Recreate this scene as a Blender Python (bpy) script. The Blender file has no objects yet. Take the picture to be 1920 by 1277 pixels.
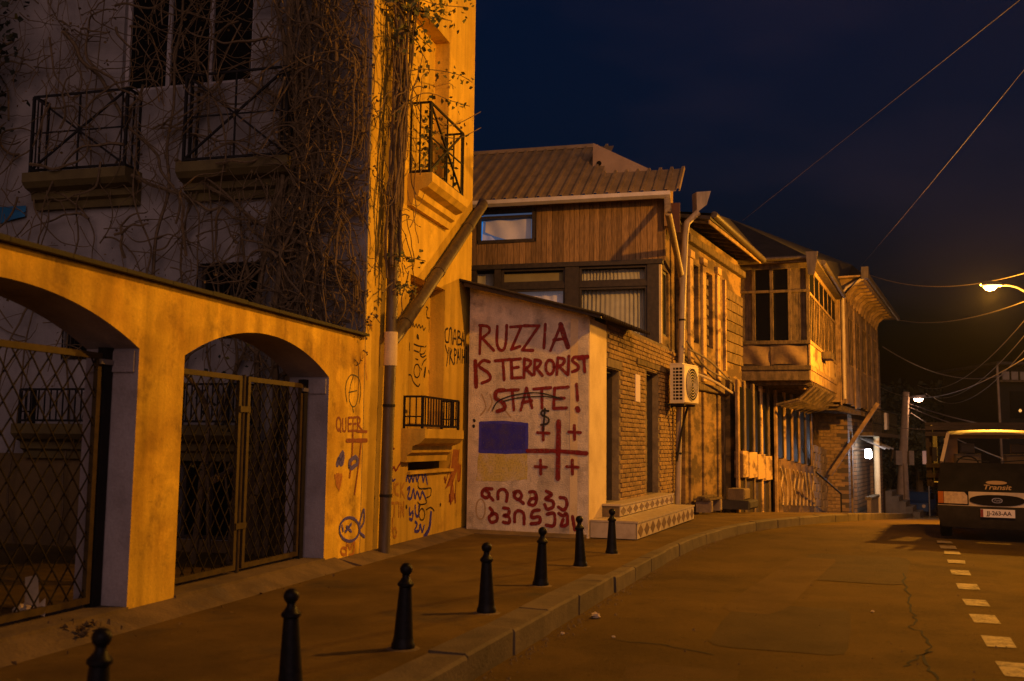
import bpy, math, random
from mathutils import Vector, Matrix
R = math.radians
random.seed(11)
scene = bpy.context.scene
COL = scene.collection

# ------------------------------------------------------------------ camera
FOC = 1867.0                                   # focal length in photograph pixels (35 mm on a 36 mm sensor)
PITCH, ROLL = math.atan(190.5 / FOC), 0.012
CAM = Vector((0, 0, 1.45))
CF = Vector((0, math.cos(PITCH), math.sin(PITCH)))
_u = Vector((0, -math.sin(PITCH), math.cos(PITCH))); _r = Vector((1, 0, 0))
CU = _u * math.cos(ROLL) - _r * math.sin(ROLL)
CR = _r * math.cos(ROLL) + _u * math.sin(ROLL)
cd = bpy.data.cameras.new('camera'); cam = bpy.data.objects.new('camera', cd); COL.objects.link(cam)
cd.sensor_width = 36; cd.lens = 36 * FOC / 1920; cd.clip_end = 2000; cd.clip_start = 0.1
cam.matrix_world = Matrix(((CR.x, CU.x, -CF.x, CAM.x), (CR.y, CU.y, -CF.y, CAM.y), (CR.z, CU.z, -CF.z, CAM.z), (0, 0, 0, 1)))
cd.dof.use_dof = True; cd.dof.focus_distance = 17.0; cd.dof.aperture_fstop = 2.0
scene.camera = cam

# ------------------------------------------------------------------ sky, afterglow, exposure
world = bpy.data.worlds.new('World'); scene.world = world; world.use_nodes = True
wn = world.node_tree; wn.nodes.clear()
sky = wn.nodes.new('ShaderNodeTexSky'); sky.sky_type = 'NISHITA'; sky.sun_disc = False
SUN_EL, SUN_AZ = R(-2.5), R(176)
sky.sun_elevation = SUN_EL; sky.sun_rotation = SUN_AZ; sky.altitude = 400; sky.ozone_density = 2.5; sky.dust_density = 0.6
bg = wn.nodes.new('ShaderNodeBackground'); bg.inputs['Strength'].default_value = 0.13
wo = wn.nodes.new('ShaderNodeOutputWorld')
tint = wn.nodes.new('ShaderNodeMix'); tint.data_type = 'RGBA'; tint.blend_type = 'MULTIPLY'; tint.inputs[0].default_value = 1.0
tint.inputs[7].default_value = (0.16, 0.85, 1.35, 1)
wn.links.new(sky.outputs[0], tint.inputs[6]); ctc = wn.nodes.new('ShaderNodeTexCoord'); cmp_ = wn.nodes.new('ShaderNodeMapping'); cmp_.inputs['Rotation'].default_value = (0, R(38), 0); cmp_.inputs['Scale'].default_value = (1.0, 2.2, 3.4)
cno = wn.nodes.new('ShaderNodeTexNoise'); cno.inputs['Scale'].default_value = 1.7; cno.inputs['Detail'].default_value = 5; cno.inputs['Roughness'].default_value = 0.5
crm = wn.nodes.new('ShaderNodeMapRange'); crm.inputs[1].default_value = 0.52; crm.inputs[2].default_value = 0.80
cad = wn.nodes.new('ShaderNodeMix'); cad.data_type = 'RGBA'; cad.blend_type = 'ADD'; cad.inputs[7].default_value = (0.085, 0.040, 0.038, 1)
wn.links.new(ctc.outputs['Generated'], cmp_.inputs[0]); wn.links.new(cmp_.outputs[0], cno.inputs['Vector']); wn.links.new(cno.outputs[0], crm.inputs[0]); wn.links.new(crm.outputs[0], cad.inputs[0])
wn.links.new(tint.outputs[2], cad.inputs[6]); wn.links.new(cad.outputs[2], bg.inputs[0]); wn.links.new(bg.outputs[0], wo.inputs[0])
sl = bpy.data.lights.new('dusk_afterglow', 'SUN'); sl.energy = 0.72; sl.angle = R(60); sl.color = (1.0, 0.60, 0.55)
so = bpy.data.objects.new('dusk_afterglow', sl); COL.objects.link(so)
so.rotation_euler = Vector((-0.06, 0.95, -0.27)).to_track_quat('-Z', 'Y').to_euler()
scene.view_settings.view_transform = 'Standard'; scene.view_settings.look = 'None'
scene.view_settings.exposure = 0.0; scene.view_settings.gamma = 1.0
scene.render.engine = 'CYCLES'
scene.cycles.use_denoising = True
scene.cycles.max_bounces = 5; scene.cycles.diffuse_bounces = 3; scene.cycles.glossy_bounces = 2
scene.cycles.transmission_bounces = 3; scene.cycles.sample_clamp_indirect = 3.0
scene.cycles.caustics_reflective = False; scene.cycles.caustics_refractive = False

# ------------------------------------------------------------------ helpers
def ray(px, py):
    return CF + CR * ((px - 960) / FOC) + CU * ((638.5 - py) / FOC)
def at(px, py, Y):
    d = ray(px, py); return CAM + d * ((Y - CAM.y) / d.y)
def gz(y):
    t = y - 22.0
    s = 0.5 * (t + math.sqrt(t * t + 6.0))
    s = min(s, 75.0)
    return -0.065 * max(0.0, s - 0.12) if y > 8 else 0.0

class Frame:
    """vertical wall frame: x along the wall (rightwards from the street), y into the wall, z up"""
    def __init__(s, o, d):
        s.o = Vector((o[0], o[1])); s.d = Vector((d[0], d[1])).normalized(); s.n = Vector((-s.d.y, s.d.x))
        s.M = Matrix(((s.d.x, s.n.x, 0, s.o.x), (s.d.y, s.n.y, 0, s.o.y), (0, 0, 1, 0), (0, 0, 0, 1)))
    def w(s, x, y, z):
        q = s.o + s.d * x + s.n * y; return Vector((q.x, q.y, z))
    def h(s, px, py, y=0.0):
        d = ray(px, py); q = s.o + s.n * y
        t = ((q - CAM.xy).dot(s.n)) / (d.xy.dot(s.n)); P = CAM + d * t
        return ((P.xy - q).dot(s.d), P.z)
class Local(Frame):
    def __init__(s, loc, rz):
        Frame.__init__(s, (loc[0], loc[1]), (math.cos(rz), math.sin(rz))); s.z0 = loc[2]
        s.M = Matrix.Translation((0, 0, s.z0)) @ s.M
    def w(s, x, y, z):
        v = Frame.w(s, x, y, z); v.z += s.z0; return v
WORLD = Local((0, 0, 0), 0)

ROOTM = {}
def setp(o, label=None, cat=None, group=None, kind=None):
    if label: o['label'] = label
    if cat: o['category'] = cat
    if group: o['group'] = group
    if kind: o['kind'] = kind
    return o
def thing(name, label, cat, frame=None, loc=None, group=None, kind=None):
    o = bpy.data.objects.new(name, None); COL.objects.link(o); o.empty_display_size = 0.2
    M = frame.M.copy() if frame else Matrix.Identity(4)
    if loc is not None: M = Matrix.Translation(Vector(loc)) @ M.to_3x3().to_4x4()
    o.matrix_world = M; ROOTM[o.name] = M
    return setp(o, label, cat, group, kind)
def adopt(o, parent, Mw):
    if parent is not None:
        o.parent = parent; o.matrix_basis = ROOTM[parent.name].inverted() @ Mw
    else:
        o.matrix_world = Mw
    ROOTM[o.name] = Mw
class MB:
    def __init__(s, frame=WORLD):
        s.f = frame; s.v = []; s.fc = []
    def add(s, vs, fs):
        b = len(s.v); s.v += [s.f.w(*p) for p in vs]; s.fc += [tuple(b + i for i in f) for f in fs]; return s
    def box(s, x0, x1, y0, y1, z0, z1):
        return s.add([(x0, y0, z0), (x1, y0, z0), (x1, y1, z0), (x0, y1, z0), (x0, y0, z1), (x1, y0, z1), (x1, y1, z1), (x0, y1, z1)],
                     [(0, 3, 2, 1), (4, 5, 6, 7), (0, 1, 5, 4), (1, 2, 6, 5), (2, 3, 7, 6), (3, 0, 4, 7)])
    def cbox(s, x0, x1, y0, y1, z0, z1, c=0.01):
        # box with chamfered front (low y) edges
        return s.add([(x0, y0 + c, z0), (x1, y0 + c, z0), (x1, y1, z0), (x0, y1, z0), (x0, y0 + c, z1), (x1, y0 + c, z1), (x1, y1, z1), (x0, y1, z1),
                      (x0 + c, y0, z0 + c), (x1 - c, y0, z0 + c), (x1 - c, y0, z1 - c), (x0 + c, y0, z1 - c)],
                     [(0, 3, 2, 1), (4, 5, 6, 7), (1, 2, 6, 5), (2, 3, 7, 6), (3, 0, 4, 7), (8, 9, 10, 11), (0, 1, 9, 8), (1, 5, 10, 9), (5, 4, 11, 10), (4, 0, 8, 11)])
    def prism(s, poly, y0, y1):
        n = len(poly)
        vs = [(x, y0, z) for x, z in poly] + [(x, y1, z) for x, z in poly]
        fs = [tuple(range(n)), tuple(range(2 * n - 1, n - 1, -1))] + [(i, i + n, (i + 1) % n + n, (i + 1) % n) for i in range(n)]
        return s.add(vs, fs)
    def xprism(s, poly, x0, x1):
        n = len(poly)
        vs = [(x0, y, z) for y, z in poly] + [(x1, y, z) for y, z in poly]
        fs = [tuple(range(n)), tuple(range(2 * n - 1, n - 1, -1))] + [(i, i + n, (i + 1) % n + n, (i + 1) % n) for i in range(n)]
        return s.add(vs, fs)
    def bar(s, p, q, w, t=None, world=False):
        """square bar between two local points"""
        t = t or w; p = Vector(p); q = Vector(q); d = (q - p).normalized()
        a = Vector((0, 1, 0)) if abs(d.y) < 0.9 else Vector((1, 0, 0))
        u = d.cross(a).normalized() * w / 2; v = d.cross(u).normalized() * t / 2
        vs = [tuple(c + e) for c in (p, q) for e in (u + v, u - v, -u - v, -u + v)]
        return s.add(vs, [(0, 1, 2, 3), (7, 6, 5, 4)] + [(i, i + 4, (i + 1) % 4 + 4, (i + 1) % 4) for i in range(4)])
    def tube(s, pts, r, n=8, caps=True):
        pts = [Vector(p) for p in pts]; m = len(pts); rr = r if isinstance(r, (list, tuple)) else [r] * m
        prev = None; vs = []
        for i, p in enumerate(pts):
            d = (pts[min(i + 1, m - 1)] - pts[max(i - 1, 0)]).normalized()
            if prev is None:
                a = Vector((0, 0, 1)) if abs(d.z) < 0.9 else Vector((1, 0, 0)); u = d.cross(a).normalized()
            else:
                u = (prev - d * prev.dot(d)).normalized()
            prev = u; v = d.cross(u)
            vs += [tuple(p + (u * math.cos(2 * math.pi * k / n) + v * math.sin(2 * math.pi * k / n)) * rr[i]) for k in range(n)]
        fs = [(i * n + k, i * n + (k + 1) % n, (i + 1) * n + (k + 1) % n, (i + 1) * n + k) for i in range(m - 1) for k in range(n)]
        if caps: fs += [tuple(range(n - 1, -1, -1)), tuple(range((m - 1) * n, m * n))]
        return s.add(vs, fs)
    def lathe(s, prof, n=20, c=(0, 0, 0), axis='z'):
        vs = []
        for r, z in prof:
            for k in range(n):
                a = 2 * math.pi * k / n; p = (r * math.cos(a), r * math.sin(a), z)
                if axis == 'y': p = (p[0], p[2], p[1])
                if axis == 'x': p = (p[2], p[0], p[1])
                vs.append((c[0] + p[0], c[1] + p[1], c[2] + p[2]))
        m = len(prof)
        fs = [(i * n + k, i * n + (k + 1) % n, (i + 1) * n + (k + 1) % n, (i + 1) * n + k) for i in range(m - 1) for k in range(n)]
        fs += [tuple(range(n - 1, -1, -1)), tuple(range((m - 1) * n, m * n))]
        return s.add(vs, fs)
    def grid(s, fn, nu, nv):
        vs = [fn(i / nu, j / nv) for j in range(nv + 1) for i in range(nu + 1)]
        return s.add(vs, [(j * (nu + 1) + i, j * (nu + 1) + i + 1, (j + 1) * (nu + 1) + i + 1, (j + 1) * (nu + 1) + i) for j in range(nv) for i in range(nu)])
    def holed(s, x0, x1, z0, z1, y0, y1, holes):
        xs = sorted({x0, x1, *[h[0] for h in holes], *[h[1] for h in holes]}); xs = [x for x in xs if x0 <= x <= x1]
        zs = sorted({z0, z1, *[h[2] for h in holes], *[h[3] for h in holes]}); zs = [z for z in zs if z0 <= z <= z1]
        solid = {}
        for i in range(len(xs) - 1):
            for j in range(len(zs) - 1):
                cx, cz = (xs[i] + xs[i + 1]) / 2, (zs[j] + zs[j + 1]) / 2
                solid[i, j] = not any(h[0] < cx < h[1] and h[2] < cz < h[3] for h in holes)
        for (i, j), ok in solid.items():
            if not ok: continue
            a, b, c, d = xs[i], xs[i + 1], zs[j], zs[j + 1]
            s.add([(a, y0, c), (b, y0, c), (b, y0, d), (a, y0, d)], [(0, 1, 2, 3)])
            s.add([(a, y1, c), (b, y1, c), (b, y1, d), (a, y1, d)], [(3, 2, 1, 0)])
            if not solid.get((i - 1, j)): s.add([(a, y0, c), (a, y1, c), (a, y1, d), (a, y0, d)], [(3, 2, 1, 0)])
            if not solid.get((i + 1, j)): s.add([(b, y0, c), (b, y1, c), (b, y1, d), (b, y0, d)], [(0, 1, 2, 3)])
            if not solid.get((i, j - 1)): s.add([(a, y0, c), (b, y0, c), (b, y1, c), (a, y1, c)], [(3, 2, 1, 0)])
            if not solid.get((i, j + 1)): s.add([(a, y0, d), (b, y0, d), (b, y1, d), (a, y1, d)], [(0, 1, 2, 3)])
        return s
    def mesh(s, name, M, m, smooth=False):
        me = bpy.data.meshes.new(name); inv = M.inverted()
        me.from_pydata([tuple(inv @ p) for p in s.v], [], s.fc); me.update()
        if smooth:
            me.polygons.foreach_set('use_smooth', [True] * len(me.polygons)); me.set_sharp_from_angle(angle=R(42))
        me.materials.append(MAT[m] if isinstance(m, str) else m)
        return me
    def build(s, name, m, parent=None, smooth=False, label=None, cat=None, group=None, kind=None, M=None):
        if M is None: M = ROOTM[parent.name] if parent is not None else Matrix.Identity(4)
        o = bpy.data.objects.new(name, s.mesh(name, M, m, smooth)); COL.objects.link(o); adopt(o, parent, M)
        return setp(o, label, cat, group, kind)
def inst(name, me, parent, M):
    o = bpy.data.objects.new(name, me); COL.objects.link(o); adopt(o, parent, M); return o
def copy_tree(root, M, label=None):
    r = root.copy(); COL.objects.link(r); r.matrix_world = M; ROOTM[r.name] = M
    if label: r['label'] = label
    def rec(src, dst):
        for ch in list(src.children):
            c = ch.copy(); COL.objects.link(c); c.parent = dst; c.matrix_basis = ch.matrix_basis.copy()
            rec(ch, c)
    rec(root, r); return r
def catmull(pts, k=6):
    if len(pts) < 3: return [tuple(p) for p in pts]
    out = []; P = [Vector(p) for p in pts]
    for i in range(len(P) - 1):
        p0, p1, p2, p3 = P[max(i - 1, 0)], P[i], P[i + 1], P[min(i + 2, len(P) - 1)]
        for j in range(k):
            t = j / k
            out.append(tuple(0.5 * ((2 * p1) + (p2 - p0) * t + (2 * p0 - 5 * p1 + 4 * p2 - p3) * t * t + (3 * p1 - p0 - 3 * p2 + p3) * t ** 3)))
    out.append(tuple(P[-1])); return out
def wire(p, q, sag, n=14):
    p = Vector(p); q = Vector(q)
    return [tuple(p.lerp(q, i / n) + Vector((0, 0, -4 * sag * (i / n) * (1 - i / n)))) for i in range(n + 1)]

# ------------------------------------------------------------------ materials
MAT = {}
def shade_alpha(N, L, fac, lo_v):
    mr = N.new('ShaderNodeMapRange'); mr.inputs[3].default_value = lo_v; mr.inputs[4].default_value = 1.0; L.new(fac, mr.inputs[0]); return mr.outputs[0]
def mat(name, col, col2=None, scale=4.0, rough=0.85, bump=0.0, bscale=60.0, metal=0.0, lo=0.4, hi=0.65, stretch=(1, 1, 1), spec=0.35,
        rand=0.0, stain=None, sscale=1.2, slo=0.55, shi=0.75, fine=0.0, emit=None, estr=0.0, sheen=0.0, alpha=1.0, trans=0.0, worn=0.0, streak=0.0, patch=0.0, speck=0.0):
    m = bpy.data.materials.new(name); m.use_nodes = True; nt = m.node_tree; N = nt.nodes; L = nt.links
    b = N['Principled BSDF']; MAT[name] = m
    b.inputs['Roughness'].default_value = rough; b.inputs['Metallic'].default_value = metal; b.inputs['Specular IOR Level'].default_value = spec
    tc = N.new('ShaderNodeTexCoord'); mp = N.new('ShaderNodeMapping'); mp.inputs['Scale'].default_value = stretch
    L.new(tc.outputs['Object'], mp.inputs[0])
    def noise(sc, det=6, rg=0.6):
        n = N.new('ShaderNodeTexNoise'); n.inputs['Scale'].default_value = sc; n.inputs['Detail'].default_value = det; n.inputs['Roughness'].default_value = rg
        L.new(mp.outputs[0], n.inputs['Vector']); return n
    def mix(fac, a, c):
        x = N.new('ShaderNodeMix'); x.data_type = 'RGBA'
        L.new(fac, x.inputs[0]); 
        for s, i in ((a, 6), (c, 7)):
            if isinstance(s, tuple): x.inputs[i].default_value = (*s, 1)
            else: L.new(s, x.inputs[i])
        return x.outputs[2]
    def ramp(src, a, c):
        r = N.new('ShaderNodeMapRange'); r.inputs[1].default_value = a; r.inputs[2].default_value = c; L.new(src, r.inputs[0]); return r.outputs[0]
    c = None
    if col2: c = mix(ramp(noise(scale).outputs[0], lo, hi), col, col2)
    if stain: c = mix(ramp(noise(sscale, 8, 0.65).outputs[0], slo, shi), c or col, stain)
    if fine:
        hs = N.new('ShaderNodeHueSaturation'); f = ramp(noise(bscale * 1.7, 3).outputs[0], 0.2, 0.8)
        mr = N.new('ShaderNodeMapRange'); mr.inputs[3].default_value = 1 - fine; mr.inputs[4].default_value = 1 + fine; L.new(f, mr.inputs[0])
        L.new(mr.outputs[0], hs.inputs['Value'])
        if c: L.new(c, hs.inputs['Color'])
        else: hs.inputs['Color'].default_value = (*col, 1)
        c = hs.outputs[0]
    def shade(fac, lo_v, hi_v, c):
        hs = N.new('ShaderNodeHueSaturation'); mr = N.new('ShaderNodeMapRange'); mr.inputs[3].default_value = lo_v; mr.inputs[4].default_value = hi_v; L.new(fac, mr.inputs[0]); L.new(mr.outputs[0], hs.inputs['Value'])
        if c: L.new(c, hs.inputs['Color'])
        else: hs.inputs['Color'].default_value = (*col, 1)
        return hs.outputs[0]
    if streak:
        m2 = N.new('ShaderNodeMapping'); m2.inputs['Scale'].default_value = (5.0, 5.0, 0.35); L.new(tc.outputs['Object'], m2.inputs[0])
        n = N.new('ShaderNodeTexNoise'); n.inputs['Scale'].default_value = 1.0; n.inputs['Detail'].default_value = 7; L.new(m2.outputs[0], n.inputs['Vector'])
        c = shade(ramp(n.outputs[0], 0.40, 0.70), 1.0 + streak * .3, 1.0 - streak, c)
    if patch:
        n = noise(0.85, 4, 0.55); c = shade(ramp(n.outputs[0], 0.50, 0.525), 1.0, 1.0 + patch, c)
        n = noise(1.9, 9, 0.7); c = shade(ramp(n.outputs[0], 0.60, 0.66), 1.0, 1.0 - patch * 1.6, c)
    if speck:
        n = noise(22.0, 6, 0.75); c = shade(ramp(n.outputs[0], 0.58, 0.66), 1.0, 1.0 - speck, c); n = noise(31.0, 5, 0.7); c = shade(ramp(n.outputs[0], 0.60, 0.70), 1.0, 1.0 + speck * 1.3, c)
    if rand:
        hs = N.new('ShaderNodeHueSaturation'); oi = N.new('ShaderNodeObjectInfo')
        mr = N.new('ShaderNodeMapRange'); mr.inputs[3].default_value = 1 - rand; mr.inputs[4].default_value = 1 + rand; L.new(oi.outputs['Random'], mr.inputs[0])
        L.new(mr.outputs[0], hs.inputs['Value'])
        if c: L.new(c, hs.inputs['Color'])
        else: hs.inputs['Color'].default_value = (*col, 1)
        c = hs.outputs[0]
    if c: L.new(c, b.inputs['Base Color'])
    else: b.inputs['Base Color'].default_value = (*col, 1)
    if bump:
        bp = N.new('ShaderNodeBump'); bp.inputs['Strength'].default_value = min(1.0, bump); bp.inputs['Distance'].default_value = 0.02
        L.new(noise(bscale, 5).outputs[0], bp.inputs['Height']); L.new(bp.outputs[0], b.inputs['Normal'])
    if emit:
        b.inputs['Emission Color'].default_value = (*emit, 1); b.inputs['Emission Strength'].default_value = estr
    if trans:
        b.inputs['Transmission Weight'].default_value = trans; b.inputs['IOR'].default_value = 1.45
    if worn:
        L.new(shade_alpha(N, L, ramp(noise(38.0, 8, 0.75).outputs[0], 0.30, 0.50), 1.0 - worn), b.inputs['Alpha'])
    if alpha < 1: b.inputs['Alpha'].default_value = alpha
    return m

mat('ochre', (0.66, 0.43, 0.035), (0.44, 0.25, 0.018), scale=1.5, lo=0.40, hi=0.66, bump=0.35, bscale=25, stain=(0.20, 0.115, 0.02), sscale=2.3, slo=0.53, shi=0.72, fine=0.12, streak=0.32, patch=0.20, speck=0.25)
mat('ochre_smooth', (0.60, 0.40, 0.045), (0.49, 0.31, 0.03), scale=1.3, lo=0.4, hi=0.72, bump=0.25, bscale=30, fine=0.10, stain=(0.33, 0.19, 0.02), sscale=1.6, slo=0.60, shi=0.82, streak=0.26, patch=0.12, speck=0.18)
mat('mauve_plaster', (0.30, 0.27, 0.25), (0.22, 0.20, 0.19), scale=1.6, bump=0.3, bscale=30, stain=(0.14, 0.12, 0.11), sscale=1.4, slo=0.55, shi=0.8, fine=0.1)
mat('white_plaster', (0.70, 0.61, 0.46), (0.48, 0.41, 0.31), scale=3.2, lo=0.38, hi=0.66, bump=0.8, bscale=45, stain=(0.17, 0.145, 0.12), sscale=2.6, slo=0.52, shi=0.76, fine=0.26, streak=0.18, speck=0.35)
mat('pale_render', (0.68, 0.54, 0.30), (0.55, 0.42, 0.22), scale=2.0, bump=0.3, bscale=40, fine=0.1)
mat('coping', (0.008, 0.006, 0.005), (0.014, 0.011, 0.009), scale=9, rough=0.7, bump=0.3)
mat('concrete', (0.15, 0.105, 0.050), (0.09, 0.063, 0.032), scale=3, bump=0.5, bscale=30, fine=0.15, stain=(0.10, 0.08, 0.06), sscale=2.5)
mat('kerb_stone', (0.105, 0.078, 0.046), (0.066, 0.049, 0.03), scale=3, bump=0.5, bscale=40, fine=0.15, rand=0.13)
mat('asphalt', (0.098, 0.062, 0.014), (0.062, 0.039, 0.009), scale=0.7, lo=0.35, hi=0.7, rough=0.95, spec=0.12, bump=0.7, bscale=140, fine=0.30, streak=0.0, speck=0.5, patch=0.12, stain=(0.044, 0.029, 0.010), sscale=0.45, slo=0.52, shi=0.75)
mat('pave_asphalt', (0.130, 0.084, 0.022), (0.082, 0.053, 0.014), scale=1.0, rough=0.95, spec=0.12, bump=0.7, bscale=110, fine=0.25, stain=(0.045, 0.04, 0.035), sscale=0.8, slo=0.55, shi=0.75, speck=0.5, patch=0.1)
mat('soil', (0.03, 0.026, 0.02), (0.05, 0.04, 0.03), scale=2, bump=0.5)
mat('road_paint', (0.30, 0.24, 0.15), (0.10, 0.08, 0.05), scale=9, lo=0.42, hi=0.68, rough=0.8, bump=0.4, bscale=120, fine=0.2, worn=0.7)
mat('crack', (0.012, 0.011, 0.010), rough=1.0)
mat('black_iron', (0.007, 0.006, 0.006), (0.014, 0.011, 0.009), scale=14, rough=0.65, metal=0.0, spec=0.25, bump=0.15)
mat('bollard_paint', (0.006, 0.006, 0.007), (0.011, 0.010, 0.010), scale=20, rough=0.42, spec=0.10, bump=0.1)
mat('gate_paint', (0.066, 0.044, 0.016), (0.04, 0.027, 0.011), scale=12, rough=0.6, spec=0.15)
mat('lattice_wire', (0.020, 0.014, 0.007), (0.012, 0.009, 0.005), scale=12, rough=0.7, spec=0.10)
mat('pipe_tin', (0.10, 0.075, 0.05), (0.06, 0.045, 0.03), scale=5, rough=0.5, spec=0.5, metal=0.3, stretch=(3, 3, 0.6), bump=0.1)
mat('pipe_white', (0.40, 0.31, 0.20), (0.26, 0.20, 0.125), scale=5, rough=0.5, spec=0.4, stretch=(3, 3, 0.5))
mat('gutter_white', (0.60, 0.55, 0.54), (0.5, 0.45, 0.43), scale=4, rough=0.4)
mat('vine_bark', (0.10, 0.067, 0.032), (0.16, 0.105, 0.05), scale=22, rough=0.9, bump=0.4)
mat('dead_leaf', (0.16, 0.10, 0.035), (0.09, 0.06, 0.025), scale=9, rough=0.9)
mat('vine_leaf', (0.065, 0.075, 0.02), (0.10, 0.09, 0.025), scale=5, rough=0.7)
mat('dark_leaf', (0.012, 0.016, 0.007), (0.022, 0.024, 0.009), scale=3, rough=0.8)
mat('dark_glass', (0.006, 0.006, 0.006), rough=0.55, spec=0.04)
mat('frame_white', (0.42, 0.38, 0.36), (0.32, 0.28, 0.27), scale=8, rough=0.6)
mat('frame_dark', (0.030, 0.022, 0.016), (0.05, 0.036, 0.025), scale=12, rough=0.6)
mat('curtain', (0.42, 0.40, 0.30), (0.34, 0.32, 0.24), scale=3, rough=0.95)
mat('blind', (0.26, 0.22, 0.10), (0.22, 0.18, 0.08), scale=3, rough=0.9)
mat('timber', (0.34, 0.20, 0.075), (0.13, 0.075, 0.03), scale=6, rough=0.75, stretch=(7, 7, 0.8), lo=0.35, hi=0.7, bump=0.4, bscale=20, rand=0.3)
mat('old_timber', (0.36, 0.225, 0.09), (0.12, 0.074, 0.032), scale=4, rough=0.85, stretch=(0.9, 0.9, 0.9), lo=0.35, hi=0.68, bump=0.5, bscale=20, rand=0.22)
mat('grey_timber', (0.125, 0.083, 0.04), (0.05, 0.034, 0.018), scale=4, rough=0.9, stretch=(2, 2, 1.0), bump=0.5, bscale=18, rand=0.2)
mat('red_board', (0.085, 0.026, 0.013), (0.06, 0.018, 0.010), scale=6, rough=0.6)
mat('roof_sheet', (0.30, 0.205, 0.10), (0.21, 0.145, 0.07), scale=3, rough=0.55, spec=0.4, rand=0.08, fine=0.1)
mat('dormer_sheet', (0.40, 0.27, 0.16), (0.33, 0.22, 0.13), scale=3, rough=0.6)
mat('old_roof', (0.045, 0.034, 0.026), (0.025, 0.02, 0.016), scale=3, rough=0.85, bump=0.4, bscale=15)
mat('brick', (0.30, 0.19, 0.075), (0.17, 0.105, 0.045), scale=6, rough=0.9, bump=0.6, bscale=35, rand=0.28, fine=0.15, stain=(0.11, 0.07, 0.04), sscale=1.5)
mat('mortar', (0.20, 0.15, 0.09), (0.12, 0.09, 0.06), scale=5, rough=0.95, bump=0.6, bscale=40)
mat('peeling', (0.23, 0.14, 0.047), (0.07, 0.043, 0.019), scale=2.4, lo=0.44, hi=0.56, rough=0.9, bump=0.9, bscale=12, stretch=(0.4, 0.4, 1.0), stain=(0.08, 0.055, 0.03), sscale=1.8, slo=0.56, shi=0.7, fine=0.15)
mat('peeling_light', (0.44, 0.29, 0.11), (0.15, 0.092, 0.04), scale=3.0, lo=0.5, hi=0.6, rough=0.9, bump=0.7, bscale=16, stretch=(0.5, 0.5, 1.0), fine=0.15)
mat('door_brown', (0.10, 0.07, 0.04), (0.07, 0.05, 0.03), scale=5, rough=0.6, stretch=(3, 3, 0.5))
mat('tile_pale', (0.46, 0.38, 0.26), (0.36, 0.29, 0.19), scale=8, rough=0.45, rand=0.1)
mat('tile_dark', (0.16, 0.10, 0.05), (0.12, 0.08, 0.04), scale=8, rough=0.45, rand=0.1)
mat('ac_white', (0.62, 0.52, 0.36), (0.52, 0.43, 0.29), scale=5, rough=0.5)
mat('ac_dark', (0.012, 0.010, 0.008), rough=0.8, spec=0.06)
mat('paint_red', (0.21, 0.008, 0.010), (0.14, 0.007, 0.009), scale=16, rough=0.55, worn=0.75)
mat('paint_maroon', (0.16, 0.018, 0.018), (0.22, 0.035, 0.02), scale=14, rough=0.6, worn=0.75)
mat('paint_rust', (0.33, 0.10, 0.02), (0.42, 0.18, 0.03), scale=14, rough=0.6, worn=0.75)
mat('paint_fade', (0.40, 0.19, 0.03), (0.52, 0.30, 0.05), scale=10, rough=0.7, worn=0.9)
mat('paint_blue', (0.035, 0.035, 0.36), (0.06, 0.05, 0.40), scale=10, rough=0.6, worn=0.75)
mat('paint_flag_blue', (0.022, 0.02, 0.30), (0.05, 0.04, 0.20), scale=6, rough=0.65, fine=0.25, bscale=30, worn=0.55)
mat('paint_flag_yellow', (0.54, 0.43, 0.10), (0.60, 0.50, 0.32), scale=5, lo=0.45, hi=0.7, rough=0.7, worn=0.9)
mat('paint_black', (0.014, 0.012, 0.014), (0.03, 0.024, 0.024), scale=14, rough=0.6, worn=0.75)
mat('paint_pale', (0.45, 0.33, 0.17), (0.35, 0.24, 0.12), scale=9, rough=0.7, worn=0.9)
mat('van_white', (0.50, 0.38, 0.20), (0.36, 0.27, 0.145), scale=3, rough=0.4, spec=0.5)
mat('van_black', (0.010, 0.009, 0.008), (0.016, 0.014, 0.012), scale=4, rough=0.6, spec=0.12)
mat('plastic_dark', (0.022, 0.018, 0.014), (0.032, 0.026, 0.02), scale=6, rough=0.8, spec=0.12)
mat('rubber', (0.012, 0.012, 0.012), rough=0.9)
mat('chrome', (0.42, 0.38, 0.33), rough=0.3, metal=0.8)
mat('lens_clear', (0.52, 0.38, 0.21), (0.36, 0.26, 0.15), scale=20, rough=0.15, spec=0.6)
mat('lens_amber', (0.36, 0.10, 0.015), rough=0.25, spec=0.5)
mat('plate_white', (0.66, 0.58, 0.54), rough=0.5)
mat('plate_ink', (0.04, 0.012, 0.012), rough=0.6)
mat('decal_tan', (0.34, 0.22, 0.10), rough=0.6)
mat('seat_cloth', (0.26, 0.18, 0.10), rough=0.95)
mat('bed_wood', (0.06, 0.041, 0.022), (0.035, 0.025, 0.015), scale=6, rough=0.85, stretch=(0.6, 3, 3))
mat('pole_concrete', (0.30, 0.22, 0.14), (0.22, 0.16, 0.10), scale=3, rough=0.9, bump=0.4)
mat('cable', (0.14, 0.11, 0.09), rough=0.6)
mat('cable_pale', (0.34, 0.27, 0.22), rough=0.6)
mat('lamp_metal', (0.10, 0.09, 0.08), rough=0.5)
mat('lamp_glow', (1, 0.8, 0.5), emit=(1.0, 0.52, 0.16), estr=6.0)
mat('lamp_glow_pink', (1, 0.8, 0.7), emit=(1.0, 0.55, 0.35), estr=30.0)
mat('lamp_glow_white', (1, 1, 1), emit=(0.75, 0.80, 1.0), estr=40.0)
mat('blue_room', (0.05, 0.2, 0.5), emit=(0.03, 0.30, 0.85), estr=0.5)
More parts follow.
